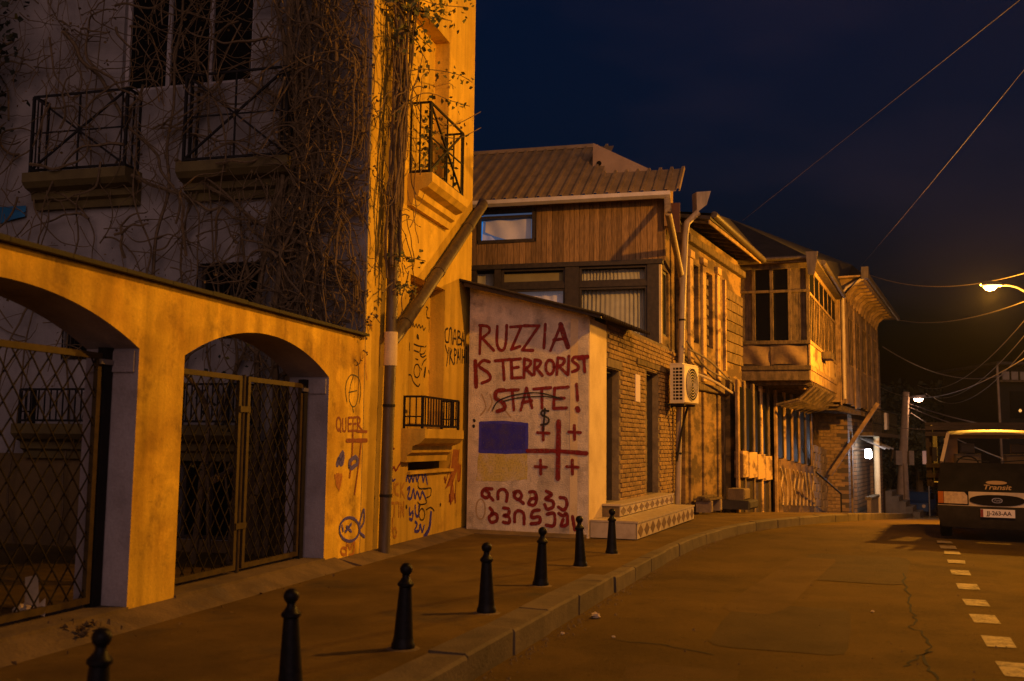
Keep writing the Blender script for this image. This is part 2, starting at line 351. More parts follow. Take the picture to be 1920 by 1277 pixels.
mat('blue_curtain', (0.45, 0.45, 0.5), (0.35, 0.36, 0.42), scale=4, rough=0.95, emit=(0.10, 0.15, 0.28), estr=0.35)
mat('lit_cloth', (0.55, 0.50, 0.48), (0.45, 0.42, 0.42), scale=3, rough=0.95, emit=(0.30, 0.24, 0.26), estr=0.15)
mat('blue_tarp', (0.02, 0.16, 0.34), (0.02, 0.12, 0.26), scale=4, rough=0.6)
mat('paper', (0.60, 0.48, 0.30), (0.42, 0.33, 0.2), scale=8, rough=0.9)
mat('notice', (0.62, 0.52, 0.55), rough=0.8)
mat('box_grey', (0.22, 0.17, 0.11), (0.17, 0.13, 0.085), scale=5, rough=0.6)
mat('stone', (0.26, 0.19, 0.12), (0.17, 0.12, 0.08), scale=3, rough=0.9, bump=0.6, bscale=14, rand=0.2)
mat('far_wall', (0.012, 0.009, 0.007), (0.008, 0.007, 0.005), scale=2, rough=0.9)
mat('car_blue', (0.02, 0.05, 0.11), rough=0.3, spec=0.5)
mat('car_glow', (0.02, 0.2, 0.4), emit=(0.02, 0.22, 0.55), estr=0.5)

mat('grey_plaster', (0.36, 0.31, 0.30), (0.25, 0.21, 0.20), scale=2.0, bump=0.4, bscale=30, stain=(0.15, 0.10, 0.06), sscale=1.8, slo=0.56, shi=0.8, fine=0.12)
mat('dark_stone', (0.07, 0.052, 0.035), (0.045, 0.033, 0.022), scale=3, rough=0.95)
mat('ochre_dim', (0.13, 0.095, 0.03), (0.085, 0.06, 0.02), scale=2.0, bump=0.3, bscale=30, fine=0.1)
mat('sheet_rust', (0.17, 0.105, 0.04), (0.09, 0.057, 0.024), scale=3.0, rough=0.7, bump=0.4, bscale=10, fine=0.1)
mat('shade_brown', (0.16, 0.10, 0.035), (0.10, 0.064, 0.024), scale=1.6, bump=0.4, bscale=30, fine=0.1)  # dark brown carrying the shade of the lower courtyard wall
mat('asphalt_patch', (0.072, 0.047, 0.016), (0.052, 0.034, 0.012), scale=1.5, rough=0.9, spec=0.15, bump=0.8, bscale=120, fine=0.35, speck=0.3)
mat('asphalt_pale', (0.110, 0.072, 0.024), (0.080, 0.052, 0.018), scale=1.5, rough=0.95, spec=0.1, bump=0.8, bscale=120, fine=0.35, speck=0.35)
mat('grit', (0.16, 0.115, 0.05), (0.09, 0.06, 0.03), scale=30, rough=0.95)
mat('van_roof', (0.16, 0.12, 0.065), (0.12, 0.09, 0.05), scale=4, rough=0.5)

# ================================================================== street lamps (the light of the scene)
SODIUM = (1.0, 0.41, 0.035)
def lamp_light(name, loc, power, col, parent, r=0.12):
    l = bpy.data.lights.new(name, 'POINT'); l.energy = power; l.color = col; l.shadow_soft_size = r
    o = bpy.data.objects.new(name, l); COL.objects.link(o); M = Matrix.Translation(loc); o.parent = parent
    o.matrix_local = ROOTM[parent.name].inverted() @ M
def street_lamp(label, head, foot, power, col, glow, aim=None, tilt=0.18, pole='pole_concrete', group=None, r=0.26, pr=1.0):
    head = Vector(head); foot = Vector(foot); d = (head - Vector((foot.x, foot.y, head.z))); ax = d.normalized()
    rz = math.atan2(ax.y, ax.x); f = Local((head.x, head.y, head.z), rz)
    t = thing('street_lamp', label, 'street lamp', loc=foot, group=group)
    top = head.z + 0.9
    MB().tube([foot + Vector((0, 0, -0.3)), foot + Vector((0, 0, 3)), (foot.x, foot.y, top)], [0.15 * pr, 0.13 * pr, 0.09 * pr], 12).build('pole', pole, t, True)
    MB().tube(catmull([(foot.x, foot.y, head.z - 0.25), (foot.x + d.x * 0.45, foot.y + d.y * 0.45, head.z + 0.02), tuple(head - ax * 0.25 + Vector((0, 0, 0.06)))]), 0.028, 8).build('arm', 'lamp_metal', t, True)
    MB(f).grid(lambda u, v: ((u - 0.5) * 0.66, math.cos(math.pi * v) * 0.15 * (1 - (2 * u - 1) ** 4 * 0.8), 0.02 + math.sin(math.pi * v) * 0.11 * (1 - (2 * u - 1) ** 4 * 0.8)), 10, 10).build('lamp_housing', 'lamp_metal', t, True)
    MB(f).lathe([(0.02, -0.105), (0.09, -0.085), (0.155, -0.03), (0.165, 0.015)], 14, (0.05, 0, 0)).build('lamp_lens', glow, t, True)
    if aim is None: lamp_light('lamp_light', head + ax * 0.05 + Vector((0, 0, -0.22)), power, col, t, r)
    else:
        l = bpy.data.lights.new('lamp_light', 'SPOT'); l.energy = power; l.color = col; l.shadow_soft_size = r; l.spot_size = R(154); l.spot_blend = 0.6
        o = bpy.data.objects.new('lamp_light', l); COL.objects.link(o); p = head + ax * 0.05 + Vector((0, 0, -0.22)); o.parent = t
        o.matrix_basis = ROOTM[t.name].inverted() @ (Matrix.Translation(p) @ (Vector(aim) - p).to_track_quat('-Z', 'Y').to_matrix().to_4x4())
    return t
street_lamp('sodium street lamp on a tall pole lighting the yellow corner building', (6.4, 10.4, 8.2), (9.0, 10.0, -0.15), 3300, SODIUM, 'lamp_glow', aim=(-0.6, 12.6, 1.0), r=0.14, group='street lamps along the road')
L2 = at(1860, 537, 24.0)
street_lamp('glowing orange street lamp above the parked lorry', tuple(L2), (13.0, 24.4, gz(24.2) - 0.15), 5600, SODIUM, 'lamp_glow', r=0.10, pole='lamp_metal', pr=0.5, group='street lamps along the road')
L3 = at(1722, 749, 57.0)

# ================================================================== ground, road, pavement, kerb
KP = [(-6.0, -12), (-2.55, 0), (-0.49, 6.23), (-0.14, 7.26), (1.17, 11.11), (2.04, 13.58), (3.04, 16.26), (4.55, 19.2), (5.95, 21.0), (7.6, 23.2), (9.6, 26.6), (12.4, 32), (16.2, 40.5), (20.6, 51), (24.2, 60), (28, 70)]
def kx(y):
    for (x0, y0), (x1, y1) in zip(KP, KP[1:]):
        if y <= y1:
            t = (y - y0) / (y1 - y0); return x0 + (x1 - x0) * t
    return KP[-1][0]
def kxs(y): return (kx(y - 0.9) + kx(y - 0.45) + kx(y) + kx(y + 0.45) + kx(y + 0.9)) / 5
YS = [-12 + i * 0.5 for i in range(165)]
CURB = 0.17
m = MB()
m.grid(lambda u, v: (-150 + 300 * u, -60 + 300 * v, gz(-60 + 300 * v) - 0.55), 10, 100)
m.build('ground', 'soil', kind='structure', label='dark ground sheet below the street and far hills')
m = MB()
for y0, y1 in zip(YS, YS[1:]):
    a0, a1 = kxs(y0) - 0.25, kxs(y1) - 0.25
    for i in range(14):
        s0, s1 = (i / 14) ** 2 * 45, ((i + 1) / 14) ** 2 * 45
        m.add([(a0 + s0, y0, gz(y0) - CURB), (a0 + s1, y0, gz(y0) - CURB), (a1 + s1, y1, gz(y1) - CURB), (a1 + s0, y1, gz(y1) - CURB)], [(0, 1, 2, 3)])
road = m.build('road', 'asphalt', kind='structure', label='patched dark asphalt road curving right past the houses')
m = MB()
for y0, y1 in zip(YS, YS[1:]):
    w0 = 0.285 if y0 < 10.9 else 0.145
    a0, a1 = kxs(y0) - w0, kxs(y1) - w0
    for i in range(8):
        s0, s1 = (i / 8) ** 1.6 * 26, ((i + 1) / 8) ** 1.6 * 26
        m.add([(a0 - s0, y0, gz(y0)), (a0 - s1, y0, gz(y0)), (a1 - s1, y1, gz(y1)), (a1 - s0, y1, gz(y1))], [(3, 2, 1, 0)])
pave = m.build('pavement', 'pave_asphalt', kind='structure', label='worn asphalt pavement in front of the buildings')
kroot = thing('kerb', 'row of stone kerb blocks along the pavement edge', None, kind='structure')
y = -6.0; k = 0
while y < 62:
    ln = 0.92 if y < 26 else 2.2
    y1 = y + ln; w = 0.29 if y < 11.05 else 0.15
    if y < 11.0 and y1 > 11.08: y1 = 11.08
    g = 0.007; a = Vector((kxs(y), y)); b = Vector((kxs(y1), y1)); dd = (b - a).normalized(); nn = Vector((-dd.y, dd.x))
    a = a + dd * g; b = b - dd * g; dz = random.uniform(-0.006, 0.006) + (0.022 if y < 11.05 else 0.004); dn = random.uniform(-0.008, 0.008)
    if abs(y1 - 11.08) < 0.02: b = b - dd * 0.05
    z0, z1 = gz(y), gz(y1); c = 0.018
    pts = []
    for p, zz in ((a, z0), (b, z1)):
        o = p - nn * dn; i_ = p + nn * w
        pts += [(o.x, o.y, zz - 0.32), (o.x, o.y, zz + dz - c), ((o + nn * c).x, (o + nn * c).y, zz + dz), (i_.x, i_.y, zz + dz), (i_.x, i_.y, zz - 0.32)]
    pts = [(a_ + random.uniform(-.006, .006), b_ + random.uniform(-.006, .006), c_ + random.uniform(-.005, .005)) for a_, b_, c_ in pts]
    MB().add(pts, [(0, 1, 6, 5), (1, 2, 7, 6), (2, 3, 8, 7), (3, 4, 9, 8), (4, 3, 2, 1, 0), (5, 6, 7, 8, 9)]).build('kerb_stone', 'kerb_stone', kroot)
    y = y1; k += 1
# painted dashes of the parking bay
def gpt(px, py, z):
    d = ray(px, py); t = (z - CAM.z) / d.z; return CAM + d * t
Z = 2.341
dash = [(1570, 203), (1588, 226), (1605, 250), (1622, 289), (1640, 337), (1675, 399), (1708, 470), (1748, 541), (1812, 642), (1890, 765), (1990, 900)]
DP = [gpt(1100 + a / Z, 930 + b / Z, -CURB) for a, b in dash]
for i, p in enumerate(DP):
    q = DP[min(i + 1, len(DP) - 1)]; o = DP[max(i - 1, 0)]
    dd = (o - q).xy.normalized(); nn = Vector((dd.y, -dd.x)); L = 0.24 + random.uniform(-0.03, 0.03); W_ = 0.115
    vs = []
    for s, e in ((-1, -1), (1, -1), (1, 1), (-1, 1)):
        v = p.xy + nn * W_ * s + dd * L * e + Vector((random.uniform(-.012, .012), random.uniform(-.012, .012)))
        vs.append((v.x, v.y, -CURB + 0.005))
    MB().add(vs, [(0, 1, 2, 3)]).build('lane_dash', 'road_paint', road)
def ground_ribbon(pts, w, z, name, m, parent):
    mb = MB(); pts = [Vector(p) for p in pts]; vs = []
    for i, p in enumerate(pts):
        d = (pts[min(i + 1, len(pts) - 1)] - pts[max(i - 1, 0)]).normalized(); n = Vector((-d.y, d.x)); ww = w * random.uniform(0.5, 1.3)
        vs += [(*(p + n * ww / 2), z), (*(p - n * ww / 2), z)]
    mb.add(vs, [(2 * i, 2 * i + 1, 2 * i + 3, 2 * i + 2) for i in range(len(pts) - 1)])
    return mb.build(name, m, parent)
def jag(pts, n=5, amp=0.035):
    out = []
    for a, b in zip(pts, pts[1:]):
        a = Vector(a); b = Vector(b)
        for i in range(n): out.append(a.lerp(b, i / n) + Vector((random.uniform(-amp, amp), random.uniform(-amp, amp))))
    out.append(Vector(pts[-1])); return out
for cr, w in ([[(1395, 340), (1390, 400), (1420, 460), (1410, 500), (1440, 540), (1425, 580), (1490, 600), (1500, 680), (1440, 705), (1390, 750)], 0.022],
              [[(1500, 680), (1480, 740), (1540, 810)], 0.022], [[(60, 630), (350, 655), (560, 700)], 0.018], [[(230, 455), (420, 462)], 0.012], [[(640, 100), (1000, 92), (1180, 90)], 0.02]):
    ground_ribbon(jag([gpt(1100 + a / Z, 930 + b / Z, -CURB).xy for a, b in cr]), w, -CURB + 0.004, 'road_crack', 'crack', road)

def road_patch(cx, cy, w, l, ang, m, z):
    mb = MB(); n = 26; vs = [(cx, cy, -CURB + z)]
    for k in range(n):
        a = 2 * math.pi * k / n; c_, s_ = math.cos(a), math.sin(a); e = .22
        x = w * abs(c_) ** e * (1 if c_ > 0 else -1) * random.uniform(.95, 1.04); y = l * abs(s_) ** e * (1 if s_ > 0 else -1) * random.uniform(.96, 1.04)
        vs.append((cx + x * math.cos(ang) - y * math.sin(ang), cy + x * math.sin(ang) + y * math.cos(ang), -CURB + z))
    mb.add(vs, [(0, 1 + k, 1 + (k + 1) % n) for k in range(n)]); mb.build('road_patch', m, road)
road_patch(2.5, 9.2, .55, 1.2, -.35, 'asphalt_patch', .003); road_patch(4.6, 13.6, .7, 1.6, -.4, 'asphalt_patch', .003); road_patch(1.15, 7.0, .4, .5, -.3, 'asphalt_pale', .003); road_patch(3.4, 12.3, .3, 2.6, -.42, 'asphalt_pale', .0035)
gr_ = MB(); rg = random.Random(3)
for i in range(900):
    y = rg.uniform(5.0, 20.0); x = kxs(y) + .02 + abs(rg.gauss(0, .10)) if rg.random() < .8 else kxs(y) + rg.uniform(.1, 4.5); s = rg.uniform(.004, .013) * (1.6 if rg.random() < .06 else 1)
    v = [(x + rg.uniform(-s, s), y + rg.uniform(-s, s), -CURB + .0) for _ in range(1)]
    gr_.add([(x - s, y - s * .6, -CURB), (x + s * .8, y - s, -CURB), (x + s, y + s * .7, -CURB), (x - s * .6, y + s, -CURB), (x, y, -CURB + s * 1.2)], [(0, 1, 4), (1, 2, 4), (2, 3, 4), (3, 0, 4)])
gr_.build('road_grit', 'grit', road, kind='stuff')
# ================================================================== courtyard wall with two arches
A = Frame((-2.86, 8.68), (0.26, 0.9656))
TH = 0.5
ARCH = [(-3.62, -0.64), (0.0, 2.9)]
def archz(x):
    for a, b in ARCH:
        if a <= x <= b:
            c, hw, rise, zs = (a + b) / 2, (b - a) / 2, 0.34, 2.17
            rad = (hw * hw + rise * rise) / (2 * rise); return zs + math.sqrt(rad * rad - (x - c) ** 2) - (rad - rise)
    return None
cw = thing('courtyard_wall', 'ochre plastered courtyard wall with two gated arches', 'wall', A)
xs = [-9.0, -7.5, -6, -5, -4.3] + [ARCH[0][0] + (ARCH[0][1] - ARCH[0][0]) * i / 24 for i in range(25)] + [ARCH[1][0] + 2.9 * i / 24 for i in range(25)] + [3.3, 3.9]
ZT = 2.74; m = MB(A)
for a, b in zip(xs, xs[1:]):
    mid = archz((a + b) / 2); za, zb = (archz(a), archz(b)) if mid else (-0.1, -0.1)
    m.add([(a, 0, za), (b, 0, zb), (b, 0, ZT), (a, 0, ZT)], [(0, 1, 2, 3)])
    m.add([(a, TH, za), (b, TH, zb), (b, TH, ZT), (a, TH, ZT)], [(3, 2, 1, 0)])
    m.add([(a, 0, ZT), (b, 0, ZT), (b, TH, ZT), (a, TH, ZT)], [(0, 1, 2, 3)])
cwall = m.build('plaster_wall', 'ochre', cw)
for a, b in ARCH:
    m = MB(A)
    for x, s in ((a, 1), (b, -1)):
        m.add([(x, 0.001, -0.1), (x, TH, -0.1), (x, TH, 2.17), (x, 0.001, 2.17)], [(0, 1, 2, 3) if s > 0 else (3, 2, 1, 0)])
    for i in range(24):
        x0, x1 = a + (b - a) * i / 24, a + (b - a) * (i + 1) / 24
        m.add([(x0, 0.001, archz(x0)), (x1, 0.001, archz(x1)), (x1, TH, archz(x1)), (x0, TH, archz(x0))], [(3, 2, 1, 0)])
    m.build('arch_reveal', 'grey_plaster', cw)
    # pale impost block at the springing
    MB(A).box(b - 0.025, b - 0.001, 0.03, TH - 0.02, 1.98, 2.15).build('impost', 'grey_plaster', cw)
# coping tiles
x = -9.0
while x < 3.86:
    x1 = min(x + 0.62, 3.88)
    MB(A).xprism([(-0.07, ZT + 0.004), (TH + 0.05, ZT + 0.004), (TH + 0.05, ZT + 0.03), (TH / 2, ZT + 0.085), (-0.07, ZT + 0.035 + random.uniform(0, 0.008))], x + 0.003, x1 - 0.003).build('coping_tile', 'coping', cw)
    x = x1
MB(A).xprism([(-0.27, 0.002), (0.0, 0.095), (0.02, 0.095), (0.02, -0.05), (-0.27, -0.05)], -9, 3.2).build('apron', 'concrete', cw)
for a, b in ARCH:
    MB(A).box(a + 0.003, b - 0.003, -0.02, TH, -0.05, 0.115).build('threshold', 'concrete', cw)

MB(A).box(-5.6, -5.3, TH + .003, 8.5, -0.1, 3.0).build('added_shade_wall', 'mauve_plaster', cw)  # added wall out of view, keeps the afterglow off the lower courtyard
# lattice gates
def lattice_gate(name, label, leaves, zt, y=0.26):
    g = thing(name, label, 'gate', A, loc=A.w((leaves[0][0] + leaves[-1][1]) / 2, y, 0.115), group='lattice gates in the arches')
    for x0, x1, post in leaves:
        z0 = 0.15; s = 0.05
        f = MB(A).box(x0, x1, y - 0.02, y + 0.02, zt - s, zt).box(x0, x1, y - 0.02, y + 0.02, z0, z0 + s)
        f.box(x0, x0 + s, y - 0.02, y + 0.02, z0 + s, zt - s).box(x1 - s, x1, y - 0.02, y + 0.02, z0 + s, zt - s)
        leaf = f.build('gate_leaf', 'gate_paint', g)
        X0, X1, Z0, Z1 = x0 + s, x1 - s, z0 + s, zt - s; k = 1.32; st = 0.225
        for sg in (1, -1):
            c = math.floor((Z0 - k * max(X0 * sg, X1 * sg)) / st) * st
            while c < Z1 - k * min(X0 * sg, X1 * sg):
                pts = []
                for xx in (X0, X1):
                    zz = sg * k * xx + c
                    if Z0 <= zz <= Z1: pts.append((xx, zz))
                for zz in (Z0, Z1):
                    xx = (zz - c) / (sg * k)
                    if X0 < xx < X1: pts.append((xx, zz))
                if len(pts) >= 2 and (Vector(pts[0]) - Vector(pts[1])).length > 0.06:
                    yy = y + 0.006 * sg
                    MB(A).bar((pts[0][0], yy, pts[0][1]), (pts[1][0], yy, pts[1][1]), 0.0095, 0.009).build('lattice_bar', 'lattice_wire', leaf)
                c += st
        if post is not None:
            MB(A).box(post - 0.045, post + 0.045, y - 0.03, y + 0.05, 0.115, zt + 0.05).build('gate_post', 'black_iron', g)
            MB(A).box(min(post, x1) - 0.05, post + 0.02, y - 0.05, y - 0.03, zt - 0.09, zt - 0.05).build('hinge', 'chrome', g)
    return g
xr = -0.775
lattice_gate('lattice_gate', 'iron lattice gate with a black post and torn paper at its threshold', [(-3.5, -2.18, None), (-2.12, xr, xr + 0.075)], A.h(100, 650, 0.26)[1])
x2 = 2.74
g2 = lattice_gate('lattice_gate', 'iron lattice gate with twin tan centre stiles beside the drainpipe pillar', [(0.06, 1.40, None), (1.52, x2, x2 + 0.055)], A.h(400, 698, 0.26)[1])
for zz in (0.55, 1.72): MB(A).box(1.36, 1.56, 0.225, 0.238, zz, zz + 0.06).build('latch', 'gate_paint', g2)
MB(A).tube([A_ for A_ in [(1.46, 0.26, 0.12), (1.46, 0.26, A.h(465, 715, 0.26)[1] + 0.06)]], 0.022, 8).build('centre_post', 'gate_paint', g2)

# ================================================================== tall corner building
XF, XE, ZTOP = 3.9, 8.3, 10.8
tb = thing('corner_building', 'tall ochre corner building with blind niches, small balconies and vine', 'building', A, loc=A.w(6, 0, 0))
NI = [(5.44, 6.95, 5.02, 7.80), (5.44, 6.95, 1.62, 3.80)]
m = MB(A).holed(XF + 0.02, XE, -0.1, ZTOP, 0.0, 0.35, NI + [(5.5, 7.34, 1.03, 1.27)])
swall = m.build('street_wall', 'ochre_smooth', tb)
for n in NI: MB(A).box(n[0] - 0.05, n[1] + 0.05, 0.24, 0.34, n[2] - 0.05, n[3] + 0.05).build('niche_panel', 'ochre_smooth', tb)
MB(A).box(5.45, 7.39, 0.18, 0.3, 1.0, 1.3).build('basement_window', 'dark_glass', tb)
MB(A).box(5.46, 7.38, -0.05, 0.17, 0.985, 1.026).build('window_sill', 'ochre_smooth', tb)
MB(A).box(8.0, XE - 0.003, 0.36, 9, -0.1, ZTOP - 0.01).build('rear_wall', 'mauve_plaster', tb)
MB(A).box(XF + 0.01, XE, 0.352, 9.3, ZTOP - 0.3, ZTOP - 0.012).build('flat_roof', 'concrete', tb)
MB(A).xprism([(-0.30, 0.003), (0.0, 0.07), (0.01, 0.07), (0.01, -0.05), (-0.30, -0.05)], 3.3, XE).build('wall_footing', 'concrete', tb)
D = Frame(A.w(XF, 0, 0).xy, (0.9656, -0.26))
def dh(px, py): return D.h(px, py)
WD = [(-3.76, -1.74, 6.22, 8.4), (-2.4, -1.48, 2.75, 3.76), (-4.45, -3.75, 2.5, 3.8), (-2.55, -1.7, 0.15, 1.15)]
m = MB(D).holed(-10.5, -0.36, -0.1, ZTOP - 0.4, 0.0, 0.3, WD); m.box(-0.36, -0.004, 0.0, 0.018, -0.1, ZTOP - 0.4)
dwall = m.build('courtyard_side_wall', 'mauve_plaster', tb)
MB(D).holed(-10.4, -0.02, -0.1, 1.22, -0.012, -0.002, [(-2.55, -1.7, 0.15, 1.15)]).build('painted_shade', 'shade_brown', tb)  # dimness behind the gates, put into the wall colour as a brown band
def window(fr, h, parent, cols, rows=(1.0,), fm='frame_white', pm='dark_glass', t=0.05, y=0.1, name='window'):
    x0, x1, z0, z1 = h; f = MB(fr); f.box(x0, x1, y - 0.03, y + 0.03, z0, z0 + t).box(x0, x1, y - 0.03, y + 0.03, z1 - t, z1)
    f.box(x0, x0 + t, y - 0.03, y + 0.03, z0 + t, z1 - t).box(x1 - t, x1, y - 0.03, y + 0.03, z0 + t, z1 - t)
    cw_ = (x1 - x0 - t) / cols
    for i in range(1, cols): f.box(x0 + cw_ * i, x0 + cw_ * i + t, y - 0.03, y + 0.03, z0 + t, z1 - t)
    w = f.build(name, fm, parent)
    zz = z0 + t; tot = z1 - z0 - 2 * t
    for i in range(cols):
        zc = z0 + t
        for r_ in rows:
            MB(fr).box(x0 + cw_ * i + t + 0.002, x0 + cw_ * (i + 1) - 0.002, y, y + 0.012, zc + 0.002, zc + tot * r_ - 0.002).build('pane', pm, w); zc += tot * r_
    return w
window(D, WD[0], tb, 3, t=0.06)
for h in WD[1:]: window(D, h, tb, 2, fm='frame_dark')
# window bars of the lower courtyard window
for h in (WD[1], WD[2]):
    n = 7
    g = MB(D).box(h[0], h[1], -0.06, -0.045, h[2] + 0.05, h[2] + 0.07).box(h[0], h[1], -0.06, -0.045, h[3] - 0.07, h[3] - 0.05).build('window_grille', 'black_iron', tb)
    for i in range(n + 1):
        x = h[0] + (h[1] - h[0]) * i / n; MB(D).bar((x, -0.0375, h[2]), (x, -0.0375, h[3]), 0.014).build('grille_bar', 'black_iron', g)
def balcony(fr, x0, x1, zs, zr, pj, parent, style='x', m='ochre_smooth', nb=14):
    e = 0.07
    slab = MB(fr).xprism([(-pj - e, zs), (0.0, zs), (0.0, zs - 0.46), (-0.08, zs - 0.46), (-0.10, zs - 0.36), (-pj * 0.55, zs - 0.33), (-pj * 0.6, zs - 0.24), (-pj, zs - 0.20), (-pj - e, zs - 0.13)], x0 - e, x1 + e).build('balcony', m, parent)
    b = 0.028
    def bar(p, q, w=b): MB(fr).bar(p, q, w).build('rail_bar', 'black_iron', slab)
    zb = zs + 0.045
    for x in (x0, x1): bar((x, -pj, zs), (x, -pj, zr), 0.034); bar((x, -0.012, zs), (x, -0.012, zr))
    bar((x0, -pj, zr), (x1, -pj, zr)); bar((x0, -pj, zb), (x1, -pj, zb))
    for x in (x0, x1): bar((x, -pj, zr), (x, 0, zr)); bar((x, -pj, zb), (x, 0, zb))
    if style == 'x':
        mx, mz = (x0 + x1) / 2, (zb + zr) / 2
        bar((x0, -pj - .004, zb), (x1, -pj - .004, zr), 0.026); bar((x0, -pj + .004, zr), (x1, -pj + .004, zb), 0.026)
        bar((mx, -pj, zb), (mx, -pj, zr), 0.02); bar((x0, -pj, mz), (x1, -pj, mz), 0.018)
        for x in (x0 + 0.07, x1 - 0.07): bar((x, -pj, zb), (x, -pj, zr), 0.016)
        for x in (x0, x1): bar((x, -pj / 2, zb), (x, -pj / 2, zr), 0.02)
    else:
        for i in range(1, nb): x = x0 + (x1 - x0) * i / nb; bar((x, -pj, zb), (x, -pj, zr), 0.015 if i != nb - 3 else 0.03)
        for x in (x0, x1):
            for j in (1, 2): bar((x, -pj * j / 3, zb), (x, -pj * j / 3, zr), 0.015)
            bar((x, -pj, zb + 0.12), (x, 0, zb + 0.12), 0.018)
    return slab
balcony(A, 5.30, 6.80, 5.20, 6.24, 0.30, tb, 'x')
balcony(A, 5.28, 6.86, 1.62, 2.06, 0.28, tb, 'v')
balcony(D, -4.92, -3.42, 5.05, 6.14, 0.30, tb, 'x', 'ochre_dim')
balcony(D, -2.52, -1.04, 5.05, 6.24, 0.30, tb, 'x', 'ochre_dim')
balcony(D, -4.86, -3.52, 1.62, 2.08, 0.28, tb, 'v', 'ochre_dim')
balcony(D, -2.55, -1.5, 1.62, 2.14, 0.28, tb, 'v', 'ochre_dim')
# flower trough soil in the street balcony
MB(A).box(5.33, 6.77, -0.27, -0.03, 5.203, 5.25).build('planter', 'soil', tb)

# rain pipe with its slanting branch
P_Y = -0.13
px0 = A.h(720, 1030, P_Y)[0]; px1 = A.h(733, 640, P_Y)[0]; px2 = A.h(750, 40, P_Y)[0]
dp = thing('downpipe', 'dark tin downpipe with slanting branch on the yellow facade', 'drainpipe', A, loc=A.w(px0, P_Y, 0))
MB(A).tube([(px0, P_Y, 0.02), (px0 * .7 + px1 * .3, P_Y, 0.9), (px1, P_Y, 2.55)], 0.075, 14).build('lower_pipe', 'pipe_tin', dp, True)
MB(A).tube([(px1, P_Y, 2.42), (px1, P_Y, 2.86)], 0.088, 14).build('pipe_socket', 'pale_render', dp, True)
MB(A).tube([(px1, P_Y, 2.80), (px1 * .6 + px2 * .4, P_Y, 4.6), (px2, P_Y, 7.2), (px2 + .05, P_Y, ZTOP - .2)], 0.075, 14).build('upper_pipe', 'pipe_tin', dp, True)
e1 = at(906, 384, 16.9); e2 = at(897, 392, 19.6)
MB().tube([A.w(px1 + .02, P_Y - .01, 2.72), A.w(px1 + .02, P_Y - .01, 2.72).lerp(e1, 0.06), e1], [0.07, 0.085, 0.085], 14).build('branch_pipe', 'pipe_tin', dp, True)
MB().tube([e1 + Vector((0, 0.005, 0)), e1.lerp(e2, .15) + Vector((0, 0, .05)), e2], [0.086, 0.08, 0.07], 12).build('branch_elbow', 'pipe_tin', dp, True)
for k_ in (.12, .45, .8):
    c_ = A.w(px1 + .02, P_Y - .01, 2.72).lerp(e1, k_); d_ = (e1 - A.w(px1, P_Y, 2.72)).normalized() * .05
    MB().tube([c_ - d_, c_ + d_], 0.094, 14).build('pipe_collar', 'pipe_tin', dp, True)
for zz in (0.75, 1.9, 4.3, 6.4): MB(A).lathe([(0.083, -0.018), (0.083, 0.018)], 14, ((px0 + (px1 - px0) * min(1, zz / 2.6)) if zz < 2.6 else px1 + (px2 - px1) * (zz - 2.6) / 4.8, P_Y, zz)).build('pipe_clip', 'black_iron', dp)

# ================================================================== lean-to with the painted wall
Wf = Frame((1.2, 15.5), (1, -0.42)); Bf = Frame((1.2, 15.5), (0.38, 1))
an = thing('lean_to', 'white plastered lean-to with red painted slogans and corrugated roof', 'outbuilding', Wf, loc=Wf.w(-1, 0, 0))
awall = MB(Wf).prism([(-2.06, -0.1), (-0.003, -0.1), (-0.003, 3.44), (-2.06, 4.0)], 0.0, 0.3).build('front_wall', 'white_plaster', an)
MB(Bf).box(0.006, 1.0, -0.014, 0.3, -0.1, 3.40).build('corner_pier', 'pale_render', an)
def rz(x): return 3.50 - 0.272 * x
rm = MB(Wf)
for off, fl in ((0, 0), (-0.012, 1)):
    rm.grid(lambda u, v: (-2.3 + 2.62 * u, -0.30 + 2.85 * v, rz(-2.3 + 2.62 * u) + off + 0.02 * math.sin(2 * math.pi * v * 2.85 / 0.105)), 3, 200)
rm.build('corrugated_roof', 'old_roof', an, True)
MB(Wf).prism([(-2.06, 3.97), (0.28, 3.36), (0.28, 3.42), (-2.06, 4.03)], -0.25, -0.20).build('roof_batten', 'frame_dark', an)
MB(Wf).xprism([(-0.16, 0.003), (0.0, 0.05), (0.01, -0.05), (-0.16, -0.05)], -2.06, -0.02).build('wall_footing', 'concrete', an)

